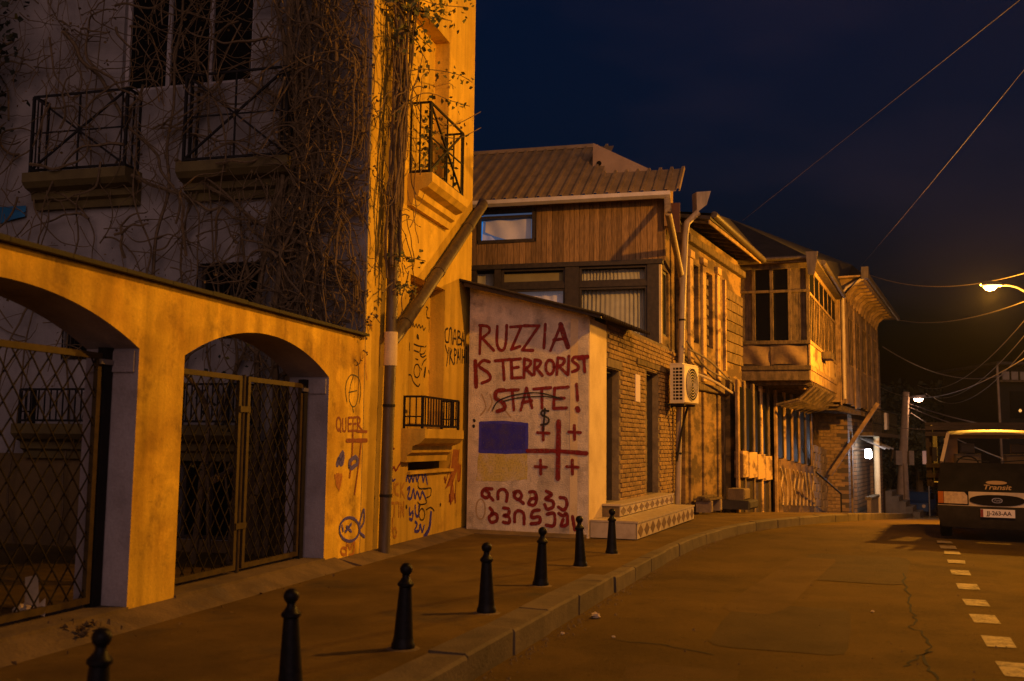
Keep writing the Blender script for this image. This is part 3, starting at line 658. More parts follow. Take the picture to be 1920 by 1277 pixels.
# ================================================================== timber-topped house on brick ground floor
th = thing('timber_house', 'brick and timber house with ribbed metal roof and curtained windows', 'house', Bf, loc=Bf.w(4, 0, 0))
DOORS = [(1.06, 1.86, 0.48, 2.70), (3.95, 4.98, 0.48, 2.86)]
bw = MB(Bf).holed(1.002, 7.1, -0.1, 3.50, 0.0, 0.35, DOORS).build('ground_floor_wall', 'mortar', th)
def brick_field(fr, x0, x1, z0, z1, holes, parent, limit, name='brick', yoff=0.0, L=0.235, Hh=0.068, rest='brick_courses', near=None):
    meshes = []
    for i in range(5):
        a, b = L / 2 - 0.004 * random.random(), Hh / 2 - 0.003 * random.random(); mb = MB(); mb.cbox(-a, a, -0.016, 0.01, -b, b, 0.006)
        for j, p in enumerate(mb.v): mb.v[j] = p + Vector((random.uniform(-.003, .003), random.uniform(-.003, .003), random.uniform(-.003, .003)))
        meshes.append(mb)
    spots = []; z = z0 + 0.04; r_ = 0
    while z < z1 - 0.03:
        x = x0 + (0.12 if r_ % 2 else 0.0) + 0.12
        while x < x1 - 0.05:
            if not any(h[0] - 0.10 < x < h[1] + 0.10 and h[2] - 0.02 < z < h[3] + 0.02 for h in holes): spots.append((x, z))
            x += L + 0.014
        z += Hh + 0.013; r_ += 1
    spots.sort(key=near or (lambda s: 0)); mem = [mb.mesh('brick', Matrix.Identity(4), 'brick') for mb in meshes]; rest_mb = MB()
    for i, (x, z) in enumerate(spots):
        M = Matrix.Translation(fr.w(x, yoff - random.uniform(0.0, 0.012), z)) @ fr.M.to_3x3().to_4x4() @ Matrix.Rotation(random.uniform(-0.02, 0.02), 4, 'Y')
        if i < limit: inst(name, random.choice(mem), parent, M)
        else:
            mb = random.choice(meshes); b = len(rest_mb.v); rest_mb.v += [M @ p for p in mb.v]; rest_mb.fc += [tuple(b + k for k in f) for f in mb.fc]
    if rest_mb.v: rest_mb.build(rest, 'brick', parent, kind='stuff')
brick_field(Bf, 1.02, 6.98, 0.36, 3.48, DOORS, bw, 300, near=lambda s: abs(s[0] - 2.9) * 1.3 + abs(s[1] - 1.5) * 0.4)
for i, d in enumerate(DOORS):
    dr = MB(Bf).box(d[0] + 0.05, d[1] - 0.05, 0.20, 0.25, d[2], d[3] - 0.05).build('door', 'door_brown', th)
    MB(Bf).box(d[0], d[0] + 0.05, 0.12, 0.3, d[2], d[3]).box(d[1] - 0.05, d[1], 0.12, 0.3, d[2], d[3]).box(d[0] + .05, d[1] - .05, 0.12, 0.3, d[3] - 0.05, d[3]).build('door_frame', 'frame_dark', dr)
    for a, b in ((0.5, 1.2), (1.3, 2.5)): MB(Bf).box(d[0] + 0.15, d[1] - 0.15, 0.186, 0.199, d[2] + a - .3, min(d[2] + b - .3, d[3] - .2)).build('door_panel', 'door_brown', dr)
    MB(Bf).lathe([(0.012, -0.06), (0.03, -0.05), (0.03, -0.02), (0.012, 0.0)], 10, (d[0] + 0.13, 0.2, 1.35), 'y').build('door_knob', 'chrome', dr, True)
MB(Bf).box(0.98 + 0.04, 1.95, -0.03, 0.1, 2.72, 2.86).build('door_lintel', 'mortar', th)
MB(Bf).box(3.05, 6.2, -0.05, 0.05, 2.92, 3.02).build('door_lintel', 'grey_timber', th)
MB(Bf).box(2.95, 3.30, -0.035, -0.02, 2.22, 2.72).build('notice', 'notice', th)
# H: storey above, set back
H = Frame(Bf.w(5.2, 0, 0).xy, (1, -0.27))
MB(H).box(-4.6, -0.02, 0.42, 0.6, 2.8, 6.2).build('inner_wall', 'frame_dark', th)
MB(Bf).holed(5.22, 7.3, 3.505, 6.15, 0.0, 0.3, [(5.45, 6.05, 3.7, 5.1)]).build('upper_side_wall', 'peeling', th)
window(Bf, (5.45, 6.05, 3.7, 5.1), th, 1, (0.7, 0.3), 'frame_dark', t=0.06, y=0.08)
MB(Bf).box(5.18, 5.26, -0.03, 0.05, 3.505, 5.15).build('corner_post', 'pale_render', th)
GX = lambda px, py=520: H.h(px, py)[0]
zt_, zb_ = 5.16, 2.9
fr_ = MB(H)
posts = [(GX(1060), GX(1086)), (GX(1214), -0.02), (GX(928), GX(940)), (-4.6, GX(893))]
for a, b in posts: fr_.box(a, b, -0.04, 0.10, zb_, zt_)
fr_.box(-4.6, 0.06, -0.07, 0.12, zt_ + .002, zt_ + 0.10)
wf = fr_.build('window_wall', 'frame_dark', th)
ztr = H.h(1150, 533)[1]; ztr2 = H.h(1000, 537)[1]
MB(H).box(GX(1086) + .002, GX(1214) - .002, -0.02, 0.08, ztr - 0.05, ztr + 0.05).build('transom', 'frame_dark', wf)
MB(H).box(GX(940) + .002, GX(1060) - .002, -0.02, 0.08, ztr2 - 0.06, ztr2 + 0.06).build('transom', 'frame_dark', wf)
def curtain(fr, x0, x1, z0, z1, y, m, folds, parent, amp=0.025, name='curtain'):
    ph = [random.uniform(0, 6) for _ in range(4)]
    def fn(u, v):
        a = amp * (0.6 + 0.4 * math.sin(7 * u + ph[2])); xx = x0 + (x1 - x0) * u
        return (xx + 0.03 * (1 - v) * math.sin(5 * u + ph[0]), y + a * math.sin(folds * 2 * math.pi * (u + 0.012 * math.sin(9 * u + ph[1])) + 0.6 * math.sin(3 * v + ph[3])), z0 + (z1 - z0) * v)
    return MB(fr).grid(fn, folds * 8, 6).build(name, m, parent, True)
curtain(H, GX(1086), GX(1214), zb_, ztr - .05, 0.22, 'curtain', 15, wf, 0.035)
curtain(H, GX(1086), GX(1214), ztr + .05, zt_ - .05, 0.22, 'curtain', 19, wf, 0.03)
MB(H).box(GX(940), GX(1060), 0.14, 0.15, ztr2 + .06, zt_ - .08).build('roller_blind', 'blind', wf)
curtain(H, GX(940), GX(1060), zb_, ztr2 - .06, 0.2, 'lit_cloth', 6, wf, 0.02)
curtain(H, -4.6, GX(928), zb_, zt_ - .05, 0.22, 'curtain', 5, wf, 0.03)
for a, b, c, d in ((1086, 1214, zb_, ztr - .05), (1086, 1214, ztr + .05, zt_), (940, 1060, ztr2 + .06, zt_), (940, 1060, zb_, ztr2 - .06)):
    x0, x1 = GX(a), GX(b); f = MB(H)
    f.box(x0 + .004, x0 + .05, 0.01, 0.06, c + .05, d - .05).box(x1 - .05, x1 - .004, 0.01, 0.06, c + .05, d - .05).box(x0 + .004, x1 - .004, 0.01, 0.06, d - .05, d - .003).box(x0 + .004, x1 - .004, 0.01, 0.06, c + .003, c + .05)
    f.build('window_sash', 'frame_dark', wf)
# roof
ey, ez = -0.36, H.h(1000, 374, -0.36)[1] + 0.03
ry = 2.5; rzz = H.h(1000, 283, ry)[1]
sl_ = (rzz - ez) / (ry - ey)
PT = ez - 0.03
# timber cladding, plank by plank, with the blue lit window
bx0, bz0 = H.h(897, 455); bx1, bz1 = H.h(1003, 393); bz0 = H.h(950, 453)[1]
tbnd = MB(H).holed(-4.6, 0.10, 5.27, PT, 0.03, 0.10, [(bx0, bx1, bz0, bz1)]).build('timber_wall', 'grey_timber', th)
x = -4.6
while x < 0.10:
    wdt = random.uniform(0.10, 0.15); x1 = min(x + wdt, 0.12); yo = random.uniform(-0.008, 0.006)
    segs = [(5.25, PT)]
    if x1 > bx0 and x < bx1: segs = [(5.25, bz0 - .03), (bz1 + .03, PT)]
    for a, b in segs:
        if b - a > 0.05: MB(H).cbox(x + 0.003, x1 - 0.003, -0.012 + yo, 0.028, a - random.uniform(0, .025), b, 0.004).build('plank', 'timber', tbnd)
    x = x1
bwn = MB(H).box(bx0, bx1, -0.035, 0.06, bz1 - .05, bz1 + .035).box(bx0, bx1, -0.035, 0.06, bz0 - .035, bz0 + .04).box(bx1 - .055, bx1 + .02, -0.035, 0.06, bz0 + .04, bz1 - .05).box(bx0 - .02, bx0 + .05, -.035, .06, bz0 + .04, bz1 - .05).build('attic_window', 'frame_dark', th)
MB(H).box(bx0 - .05, bx1 - .02, 0.30, 0.32, bz0 - .02, bz1 - .02).build('lit_room_wall', 'blue_room', bwn)
def drape(u, v):
    x = bx0 + .10 + (bx1 - bx0 - .22) * u; top = bz1 - .16; low = bz0 + .06 + 0.28 * max(0, (0.55 - u)) ** 1.3 * 1.6
    return (x, 0.17 + 0.03 * math.sin(11 * u + 1.5 * v), low + (top - low) * v)
MB(H).grid(drape, 24, 8).build('curtain', 'lit_cloth', bwn, True)
curtain(H, bx0 + .03, bx1 - .03, bz0, bz1, 0.26, 'blue_curtain', 6, bwn, 0.02)
roof = MB(H).prism([(-7.5, 6.3), (0.3, 6.3), (0.3, 6.34), (-7.5, 6.34)], 0.0, 2.5).build('roof', 'frame_dark', th)
x = -7.5; pw = 0.245; rightx = H.h(1278, 340, 0.3)[0]
while x < rightx - 0.05:
    x1 = min(x + pw, rightx); yr = ry if x < H.h(1118, 300, 1.25)[0] else 0.80
    t0 = 0.014; z = lambda yy: ez + sl_ * (yy - ey)
    prof = [(x + .004, 0), (x + .03, 0.0), (x + .045, .055), (x + .10, .055), (x + .115, 0), (x1 - .002, 0)]
    mb = MB(H); n = len(prof)
    vs = [(a, ey, z(ey) + b) for a, b in prof] + [(a, yr, z(yr) + b) for a, b in prof] + [(a, ey, z(ey) + b - t0) for a, b in prof] + [(a, yr, z(yr) + b - t0) for a, b in prof]
    fs = [(i, i + 1, n + i + 1, n + i) for i in range(n - 1)] + [(2 * n + i, i, i + 1, 2 * n + i + 1)[::-1] for i in range(n - 1)] + [(2 * n + i + 1, 2 * n + i, 3 * n + i, 3 * n + i + 1) for i in range(n - 1)]
    mb.add(vs, fs).build('roof_panel', 'roof_sheet', roof); x = x1
MB(H).prism([(-7.5, rzz - .03), (H.h(1113, 280, ry)[0], rzz - .03), (H.h(1113, 280, ry)[0], rzz + .06), (-7.5, rzz + .06)], ry - 0.08, ry + 0.1).build('ridge_cap', 'roof_sheet', roof)
# wedge dormer
def HP(px, py, y): return H.h(px, py, y)
y0d = 1.25; a = HP(1111, 321, y0d); b = HP(1112, 268, y0d); c = HP(1216, 316, y0d)
MB(H).prism([(a[0], a[1] - .25), (c[0], c[1] - .25), (c[0], c[1]), (b[0], b[1])], y0d, y0d + 0.9).build('dormer', 'dormer_sheet', roof)
MB(H).lathe([(0.055, -0.02), (0.055, 0.004)], 14, (a[0] + 0.15, y0d - 0.004, a[1] + 0.17), 'y').build('vent_hole', 'ac_dark', roof)
gx0, gx1 = -5.2, H.h(1257, 366, ey)[0]
gm = MB(H).xprism([(ey - .11, ez - .02), (ey - .11, ez - .10), (ey - .03, ez - .15), (ey + .02, ez - .15), (ey + .02, ez - .02), (ey + .0, ez - .02), (ey - .0, ez - .11), (ey - .09, ez - .09), (ey - .09, ez - .02)], gx0, gx1).build('gutter', 'gutter_white', th)
MB(H).box(-4.6, gx1 - .05, ey + .06, 0.0, ez - .05, ez - .02).build('soffit', 'frame_dark', th)
MB(H).box(gx1 - .06, gx1 + .16, ey + .30, ey + .36, 5.80, 6.42).build('barge_board', 'red_board', th)
MB(H).xprism([(ey + .1, 5.9), (0.72, 5.9), (0.72, ez + sl_ * 1.05 - .06), (ey + .1, ez - .06)], 0.12, 0.2).build('gable_wall', 'timber', th)
# white rain pipes at the corner
tp = thing('downpipe', 'pale twin downpipe joining below the hopper at the house corner', 'drainpipe', Bf, loc=Bf.w(7.0, -0.16, 0))
YQ = 21.45
def bpnt(px, py, Y=YQ): return at(px, py, Y)
MB().tube([bpnt(1251, 374, H.w(gx1, ey, 0).y), bpnt(1253, 400, 18.6), bpnt(1277, 515), bpnt(1281, 540)], 0.066, 12).build('slanting_pipe', 'pipe_white', tp, True)
MB().tube([bpnt(1309, 398), bpnt(1288, 418), bpnt(1285, 440), bpnt(1280, 560), bpnt(1277, 700), bpnt(1273, 800), bpnt(1271, 945)], [.075, .075, .07, .07, .066, .066, .066], 12).build('main_pipe', 'pipe_white', tp, True)
MB().add([tuple(bpnt(*p)) for p in ((1306, 360), (1333, 358), (1325, 384), (1307, 398))] + [tuple(bpnt(*p) + Vector((-.06, .22, 0))) for p in ((1306, 360), (1333, 358), (1325, 384), (1307, 398))],
         [(0, 1, 2, 3), (7, 6, 5, 4), (0, 4, 5, 1), (1, 5, 6, 2), (2, 6, 7, 3), (3, 7, 4, 0)]).build('hopper', 'pipe_white', tp)
for pp in (600, 850): MB().lathe([(0.075, -0.02), (0.075, 0.02)], 12, tuple(bpnt(1279 - (pp - 600) * .025, pp))).build('pipe_clip', 'black_iron', tp)
# tiled steps
sp = thing('tiled_steps', 'two low door steps faced with diamond patterned tiles', 'steps', Bf, loc=Bf.w(3, -0.4, 0))
def stepbox(x0, x1, y0, y1, z0, z1):
    MB(Bf).box(x0, x1, y0, y1, z0, z1).build('step', 'concrete', sp)
    MB(Bf).box(x0 - .015, x1 + .015, y0 - .025, y1, z1 + .001, z1 + .03).build('tread', 'tile_pale', sp)
    n = int((x1 - x0) / 0.40); hz = (z1 - z0 - .02)
    for i in range(n):
        a = x0 + (x1 - x0) * i / n; b = x0 + (x1 - x0) * (i + 1) / n
        t = MB(Bf).cbox(a + .003, b - .003, y0 - .012, y0 - .001, z0 + .01, z1 - .004, .002).build('tile', 'tile_pale', sp)
        cx, cz = (a + b) / 2, (z0 + z1) / 2; w_, h_ = (b - a) * .42, hz * .44
        MB(Bf).prism([(cx - w_, cz), (cx, cz - h_), (cx + w_, cz), (cx, cz + h_)], y0 - .016, y0 - .011).build('diamond', 'tile_dark', t)
stepbox(0.05, 4.7, -0.75, -0.02, 0.0, 0.245)
stepbox(0.75, 4.95, -0.30, -0.02, 0.278, 0.45)
# end tiles of the lowest step
MB(Bf).box(0.03, 0.048, -0.74, -0.03, 0.01, 0.24).build('end_tile', 'tile_pale', sp)

# ================================================================== old balcony house
O = Frame((3.95, 22.1), (0.485, 1))
oh = thing('old_house', 'old peeling house with glazed timber bays over the street', 'house', O, loc=O.w(4, 0, gz(25)))
SH = [(0.35, 0.82, 3.75, 5.55), (1.5, 2.1, 3.75, 5.55)]
uw = MB(O).holed(-0.35, 5.3, -0.6, 6.35, 0.0, 0.35, SH + [(3.15, 3.95, -0.2, 2.35)]).build('wall', 'peeling', oh)
for h in SH:
    s = MB(O).box(h[0], h[1], 0.12, 0.16, h[2], h[3]).build('shutter', 'grey_timber', oh)
    for i in range(7):
        z = h[2] + 0.08 + (h[3] - h[2] - .1) * i / 7; MB(O).xprism([(0.085, z), (0.118, z + .05), (0.118, z + .17), (0.09, z + .15)], h[0] + .04, h[1] - .04).build('shutter_slat', 'grey_timber', s)
for x in (0.05, 1.15, 2.5): 
    MB(O).cbox(x - .14, x + .14, -0.06, -0.002, 2.9, 5.62, .012).build('pilaster', 'peeling_light', oh)
    MB(O).cbox(x - .18, x + .18, -0.09, -0.002, 5.63, 5.8, .015).build('capital', 'peeling_light', oh)
    MB(O).cbox(x - .13, x + .13, -0.05, -0.002, -0.1, 2.65, .012).build('pilaster', 'peeling', oh)
MB(O).cbox(-0.35, 5.3, -0.10, -0.002, 2.68, 2.85, .02).build('string_course', 'grey_timber', oh)
MB(O).cbox(-0.35, 5.3, -0.14, -0.002, 5.95, 6.12, .02).build('cornice', 'grey_timber', oh)
dd_ = MB(O).box(3.15, 3.95, 0.14, 0.2, -0.3, 2.35).build('door', 'door_brown', oh)
MB(O).box(3.08, 3.148, -0.03, 0.05, -0.3, 2.4).box(3.952, 4.02, -0.03, 0.05, -0.3, 2.4).box(3.08, 4.02, -.03, .05, 2.402, 2.48).build('door_frame', 'grey_timber', dd_)
# boarded recess next to the bay
for i in range(7):
    z = 3.55 + i * 0.27; MB(O).cbox(3.2, 5.3, -0.045, -0.002, z, z + 0.235, .006).build('wall_board', 'grey_timber', oh)
MB(O).box(3.1, 3.198, -0.07, -0.002, 3.3, 5.6).build('post', 'peeling_light', oh)
# eave of the plain part
evx0, evx1 = -0.45, 4.9
MB(O).xprism([(-0.62, 6.36), (0.3, 6.50), (0.3, 6.58), (-0.62, 6.44)], evx0, evx1).build('eave_boards', 'frame_dark', oh)
for i in range(9):
    x = evx0 + .15 + i * .58; MB(O).bar((x, -0.55, 6.32), (x, -0.05, 6.42), 0.07).build('rafter_end', 'grey_timber', oh)
MB(O).tube([(evx0 + .1, -0.68, 6.48), (evx1, -0.68, 6.36)], 0.075, 10).build('gutter', 'pipe_tin', oh, True)
MB(O).box(evx0, evx1, -0.60, -0.57, 6.27, 6.35).build('fascia', 'old_timber', oh)

# first bay
P = Frame((6.2, 26.7), (1, -0.30))
PW, PZ0, PZ1, SILL = 1.74, 3.34, 6.28, 4.20
bayf = Frame(P.w(PW, 0, 0).xy, (0.43, 1))
BL = 7.2
bay = thing('bay', None, None, P) if False else None
core = MB(P).box(-0.15, PW - .05, 0.06, 7.4, PZ0 + .02, PZ1 - .02).build('bay_window', 'frame_dark', oh)
def bay_face(fr, x0, x1, cols, z0, z1, sill, zl, dark_cols, m, par, low='grey_timber', boards=True, pr=0.035, pin=0.035):
    cwd = (x1 - x0) / cols
    # posts and rails
    for i in range(cols + 1): MB(fr).cbox(x0 + cwd * i - .045, x0 + cwd * i + .045, -pr, 0.03, sill, z1, .006).build('mullion', m, par)
    for zz, hh in ((sill - .07, .1), (zl, .07), (z1 - .12, .14), (z0, .12)): MB(fr).cbox(x0 - .05, x1 + .05, -pr - .02, 0.03, zz, zz + hh, .006).build('rail', m, par)
    for i in range(cols):
        a, b = x0 + cwd * i + .047, x0 + cwd * (i + 1) - .047
        if i in dark_cols:
            MB(fr).box(a, b, pin, 0.05, sill + .03, zl).build('pane', 'dark_glass', par); MB(fr).box(a, b, pin, 0.05, zl + .07, z1 - .12).build('pane', 'dark_glass', par)
        else:
            n = 4
            for j in range(n): MB(fr).cbox(a + (b - a) * j / n + .002, a + (b - a) * (j + 1) / n - .002, 0.005 + random.uniform(-.008, .004), 0.03, sill + .03, zl, .004).build('plank', m, par)
            MB(fr).box(a, b, 0.0, 0.03, zl + .07, z1 - .12).build('panel', low, par)
        if boards: MB(fr).cbox(a - .02, b + .02, -0.02 + random.uniform(-.012, .01), 0.03, z0 + .125, sill - .075, .012).build('panel', low, par)
bay_face(P, -0.15, PW - .02, 4, PZ0 + .1, PZ1, SILL, 5.52, (1, 2), 'grey_timber', core, boards=False)
for xa, xb in ((-0.13, 0.72), (0.74, PW - .06)):
    MB(P).grid(lambda u, v: (xa + (xb - xa) * u, 0.0 - .05 * math.sin(math.pi * u) * math.sin(math.pi * v) - .012 * math.sin(9 * u + 4 * v), PZ0 + .24 + (SILL - .34 - PZ0) * v + .03 * math.sin(5 * u)), 12, 10).build('metal_sheet', 'sheet_rust', core, True)
MB(P).cbox(-0.2, PW, -0.03, 0.05, PZ0 - .18, PZ0 + .09, .01).build('floor_beam', 'grey_timber', core)
bay_face(bayf, 0.02, BL, 6, PZ0 + .1, PZ1, SILL, 5.45, (0, 1, 2, 3, 4, 5), 'old_timber', core, low='peeling_light', pr=0.022, pin=-0.012)
for i in range(6):
    for j in (1, 2): x = 0.02 + (BL - .02) * (i + j / 3) / 6; MB(bayf).cbox(x - .022, x + .022, -0.019, 0.03, SILL + .03, 5.45, .002).build('glazing_bar', 'old_timber', core)
MB(bayf).cbox(0.0, BL, -0.03, 0.05, PZ0 - .18, PZ0 + .09, .01).build('floor_beam', 'old_timber', core)
for i in range(12): MB(bayf).bar((0.3 + i * .58, -0.02, PZ0 - .22), (0.3 + i * .58, 1.9, PZ0 - .22), 0.12, 0.1).build('joist', 'grey_timber', core)
MB(P).box(-0.1, PW, 0.05, 7.3, PZ0 - .16, PZ0 - .12).build('underside', 'grey_timber', core)
MB(P).tube([(-0.35, -0.34, PZ1 + .10), (PW + .18, -0.34, PZ1 + .12)], 0.065, 10).build('gutter', 'pipe_tin', oh, True)
MB(P).box(-0.3, PW + .1, -0.28, 0.1, PZ1 + .004, PZ1 + .06).build('eave_boards', 'grey_timber', oh)
MB(bayf).box(-0.2, BL, -0.26, 0.1, PZ1 + .008, PZ1 + .06).build('eave_boards', 'grey_timber', oh)
MB(bayf).tube([(0.5, -0.34, PZ1 + .10), (BL - .4, -0.34, PZ1 + .06)], 0.07, 10).build('gutter', 'pipe_tin', oh, True)
hp = P.w(PW + .12, -.3, PZ1 + .2)
MB(P).prism([(PW + .0, PZ1 - .35), (PW + .16, PZ1 - .35), (PW + .26, PZ1 + .25), (PW - .06, PZ1 + .25)], -0.42, -0.22).build('hopper', 'pipe_tin', oh)
MB(bayf).box(2.6, 3.5, -0.30, -0.05, 3.95, 4.15).build('window_box', 'grey_timber', oh)
# second bay, further down the street
b2s = P.w(PW, 0, 0) + Vector((0.43, 1, 0)).normalized() * (BL + 0.1)
B2 = Frame((b2s.x + 0.10, b2s.y - 0.0), (0.485, 1)); B2L, B2Z0, B2Z1 = 12.0, 2.9, 6.75
core2 = MB(B2).box(0.02, B2L, 0.06, 3.0, B2Z0 + .02, B2Z1).build('bay_window', 'frame_dark', oh)
nb = 30
for i in range(nb):
    a, b = B2L * i / nb, B2L * (i + 1) / nb
    if i % 5 in (1, 2, 3) and i > 2:
        MB(B2).cbox(a + .006, b - .006, -0.02, 0.055, B2Z0 + random.uniform(-.05, .05), 4.3, .006).build('plank', 'old_timber', core2)
        MB(B2).box(a + .03, b - .03, -0.012, 0.055, 4.34, 6.0).build('pane', 'dark_glass', core2)
        MB(B2).cbox(a + .006, b - .006, -0.02, 0.055, 6.04, B2Z1, .006).build('plank', 'old_timber', core2)
        MB(B2).box(a - .03, a + .04, -0.026, 0.055, 4.305, 6.03).build('glazing_bar', 'old_timber', core2)
    else:
        MB(B2).cbox(a + .006, b - .006, -0.03, 0.055, B2Z0 + random.uniform(-.05, .05), B2Z1, .006).build('plank', 'old_timber', core2)
MB(B2).box(-0.03, 0.02, 0.0, 3.0, B2Z0, B2Z1).build('bay_end_wall', 'old_timber', core2)
for x in (0.1, 3.9, 7.7, B2L - .1): MB(B2).cbox(x - .12, x + .12, -0.065, -0.032, B2Z0 - .1, B2Z1, .01).build('post', 'old_timber', core2)
for i in range(14):
    x = 0.3 + i * .82
    MB(B2).xprism([(-0.72, 7.02), (-0.05, 7.02), (-0.05, 6.45), (-0.12, 6.45), (-0.22, 6.75), (-0.42, 6.92), (-0.72, 6.95)], x - .05, x + .05).build('eave_bracket', 'old_timber', oh)
MB(B2).box(-0.1, B2L + .2, -0.82, 0.4, 7.025, 7.08).build('eave_boards', 'old_timber', oh)
MB(B2).tube([(-0.1, -0.90, 7.12), (B2L + .2, -0.90, 7.05)], 0.09, 10).build('gutter', 'pipe_tin', oh, True)
MB(B2).prism([(-0.18, 6.95), (0.14, 6.95), (0.10, 7.35), (-0.12, 7.35)], -1.0, -0.78).build('hopper', 'pipe_tin', oh)
MB(B2).tube([(0.0, -0.85, 7.0), (-0.02, -0.3, 6.7), (0.0, -0.16, 6.5), (0.0, -0.16, 3.0)], 0.06, 10).build('downpipe', 'pipe_white', oh, True)
MB(B2).box(0.0, B2L, 0.03, 3.0, B2Z0 - .14, B2Z0 - .08).build('underside', 'grey_timber', core2)
for i in range(16): MB(B2).bar((0.3 + i * .72, -0.02, B2Z0 - .2), (0.3 + i * .72, 2.6, B2Z0 - .2), 0.12, 0.12).build('joist', 'grey_timber', core2)
MB().tube(catmull([at(1502, 726, 27.2), at(1545, 732, 31), at(1580, 745, 35), at(1610, 764, 39), at(1634, 788, 43.5)], 6), 0.075, 8).build('curved_beam', 'old_timber', oh, True)
for i in range(9):
    t_ = i / 8; q_ = bayf.w(0.6 + BL * .95 * t_, -.02, PZ0 - .3); MB().tube([q_, q_ + Vector((-.35, .15, -.35)), q_ + Vector((-.9, .4, -.5))], .05, 6).build('strut', 'grey_timber', core)
# dark hipped roof over all of it
r0 = at(1368, 410, 31.0); r1 = at(1598, 497, 43.0)
ev = [O.w(-0.4, -0.66, 6.5), O.w(5.0, -0.66, 6.46), P.w(-0.3, -0.3, PZ1 + .08), P.w(PW + .12, -0.3, PZ1 + .08), bayf.w(BL - .2, -0.3, PZ1 + .08), B2.w(-0.15, -0.84, 7.09), B2.w(B2L + .25, -0.84, 7.09), B2.w(B2L + .25, 3, 7.5), O.w(-0.3, 4, 7.2)]
rv = [tuple(v) for v in ev] + [tuple(r0), tuple(r1)]
MB().add(rv, [(0, 1, 9), (1, 2, 9), (2, 3, 9), (3, 10, 9), (3, 4, 10), (4, 5, 10), (5, 6, 10), (6, 7, 10), (0, 9, 8)]).build('roof', 'old_roof', oh)

# ground floor below the bays
G = Frame((5.85, 25.2), (0.48, 1)); GL = 14.2
gw = MB(G).box(-0.3, GL, 0.25, 0.6, -1.6, 3.15).build('ground_floor_wall', 'peeling', oh)
gzx = lambda x: gz(25.2 + .9015 * x)
GXp = lambda px: G.h(px, 900)[0]
pxs = [1384, 1396, 1413, 1428, 1441, 1456, 1472, 1486, 1499, 1511, 1522]
for i, p in enumerate(pxs):
    x = GXp(p); z = gzx(x); MB(G).cbox(x - .10, x + .10, -0.04, 0.03, z - .15, 3.05, .01).build('post', random.choice(['old_timber', 'peeling_light', 'grey_timber']), gw)
for a, b in zip(pxs, pxs[1:]):
    x0, x1 = GXp(a) + .102, GXp(b) - .102
    if a == 1441: MB(G).box(x0, x1, 0.2, 0.24, -0.6, 2.4).build('door', 'door_brown', gw); continue
    MB(G).box(x0, x1, 0.0, 0.02, gzx(x0) + 1.55, 2.9).build('pane', 'dark_glass', gw)
    if a < 1441:
        MB(G).cbox(x0 - .05, x1 + .05, -0.12, 0.1, gzx(x0) + .85, gzx(x0) + 1.5, .01).build('parapet_panel', 'peeling_light', gw)
        MB(G).box(x0, x1, 0.0, 0.02, gzx(x0) - .2, gzx(x0) + .83).build('dark_recess', 'frame_dark', gw)
    else:
        MB(G).cbox(x0 - .05, x1 + .05, -0.08, 0.1, gzx(x0) - .1, gzx(x0) + 1.52, .01).build('parapet_panel', 'peeling', gw)
# curled painted lines on the last panels
xg0, xg1 = GXp(1456), GXp(1522)
for i in range(9):
    x = xg0 + (xg1 - xg0) * (i + .5) / 9; zc = gzx(x) + .75; s = random.choice([-1, 1])
    pts = catmull([(x - .2, -0.09, zc + .55), (x + .1 * s, -0.09, zc + .3), (x - .12 * s, -0.09, zc), (x + .15, -0.09, zc - .3), (x + .1, -0.09, zc - .55)])
    MB(G).tube([(p[0], -0.085 - i * .001, p[2]) for p in pts], 0.03, 6).build('scroll_moulding', 'paint_pale', gw)
# stone and brick end
for r_ in range(9):
    for c_ in range(5):
        x = GXp(1524) + c_ * .62 + (0.3 if r_ % 2 else 0); z = gzx(x) + r_ * .27 - .1
        MB(G).cbox(x, x + .6, -0.05 + random.uniform(-.02, .02), 0.24, z, z + .255, .015).build('stone', 'stone', gw)
MB(G).bar((GXp(1540), -0.3, gzx(12) + 1.3), (GXp(1540) + .2, -2.0, 3.0), 0.14).build('brace', 'old_timber', gw)
hr = thing('handrail', 'thin black sloping handrail beside the brick steps', 'handrail', G, loc=G.w(GXp(1577), -0.9, gzx(11)))
hx0, hx1 = G.h(1530, 885, -0.8)[0], G.h(1577, 930, -0.8)[0]
MB(G).tube([(hx0, -0.8, G.h(1530, 885, -.8)[1]), (hx1, -0.8, G.h(1577, 926, -.8)[1])], 0.028, 8).build('rail', 'black_iron', hr)
MB(G).tube([(hx1, -0.8, G.h(1577, 926, -.8)[1]), (hx1, -0.8, gz(G.w(hx1, -.8, 0).y) - .05)], 0.028, 8).build('post', 'black_iron', hr)
# meter box, cables, planter blocks, rubble against the wall
mb_ = thing('meter_box', 'grey electric meter box on a post by the old house door', 'meter box', O, loc=O.w(4.6, -0.2, gz(25)))
MB(O).cbox(4.1, 4.6, -0.34, -0.12, 1.35, 1.95, .02).build('cabinet', 'box_grey', mb_)
MB(O).box(4.14, 4.56, -0.348, -0.341, 1.4, 1.9).build('cabinet_door', 'box_grey', mb_)
MB(O).box(4.29, 4.40, -0.24, -0.15, -0.4, 1.35).build('post', 'frame_dark', mb_)
cb = thing('wall_cable', 'pair of sagging black cables strung along the old house wall', 'cable', O, loc=O.w(2, -0.2, 0))
for i, (a, b, c) in enumerate((((1288, 640), (1325, 690), (1372, 715)), ((1290, 655), (1330, 678), (1375, 722)), ((1300, 700), (1335, 715), (1378, 742)))):
    MB(O).tube(catmull([(O.h(*q, -.22)[0], -.22 - .02 * i, O.h(*q, -.22)[1]) for q in (a, b, c)], 8), 0.022 if i < 2 else .03, 6).build('strand', 'cable' if i < 2 else 'cable_pale', cb, True)
blk = thing('rubble_block', 'pale concrete block on a dark base beside the pavement wall', 'block', O, loc=O.w(2.4, -0.5, 0))
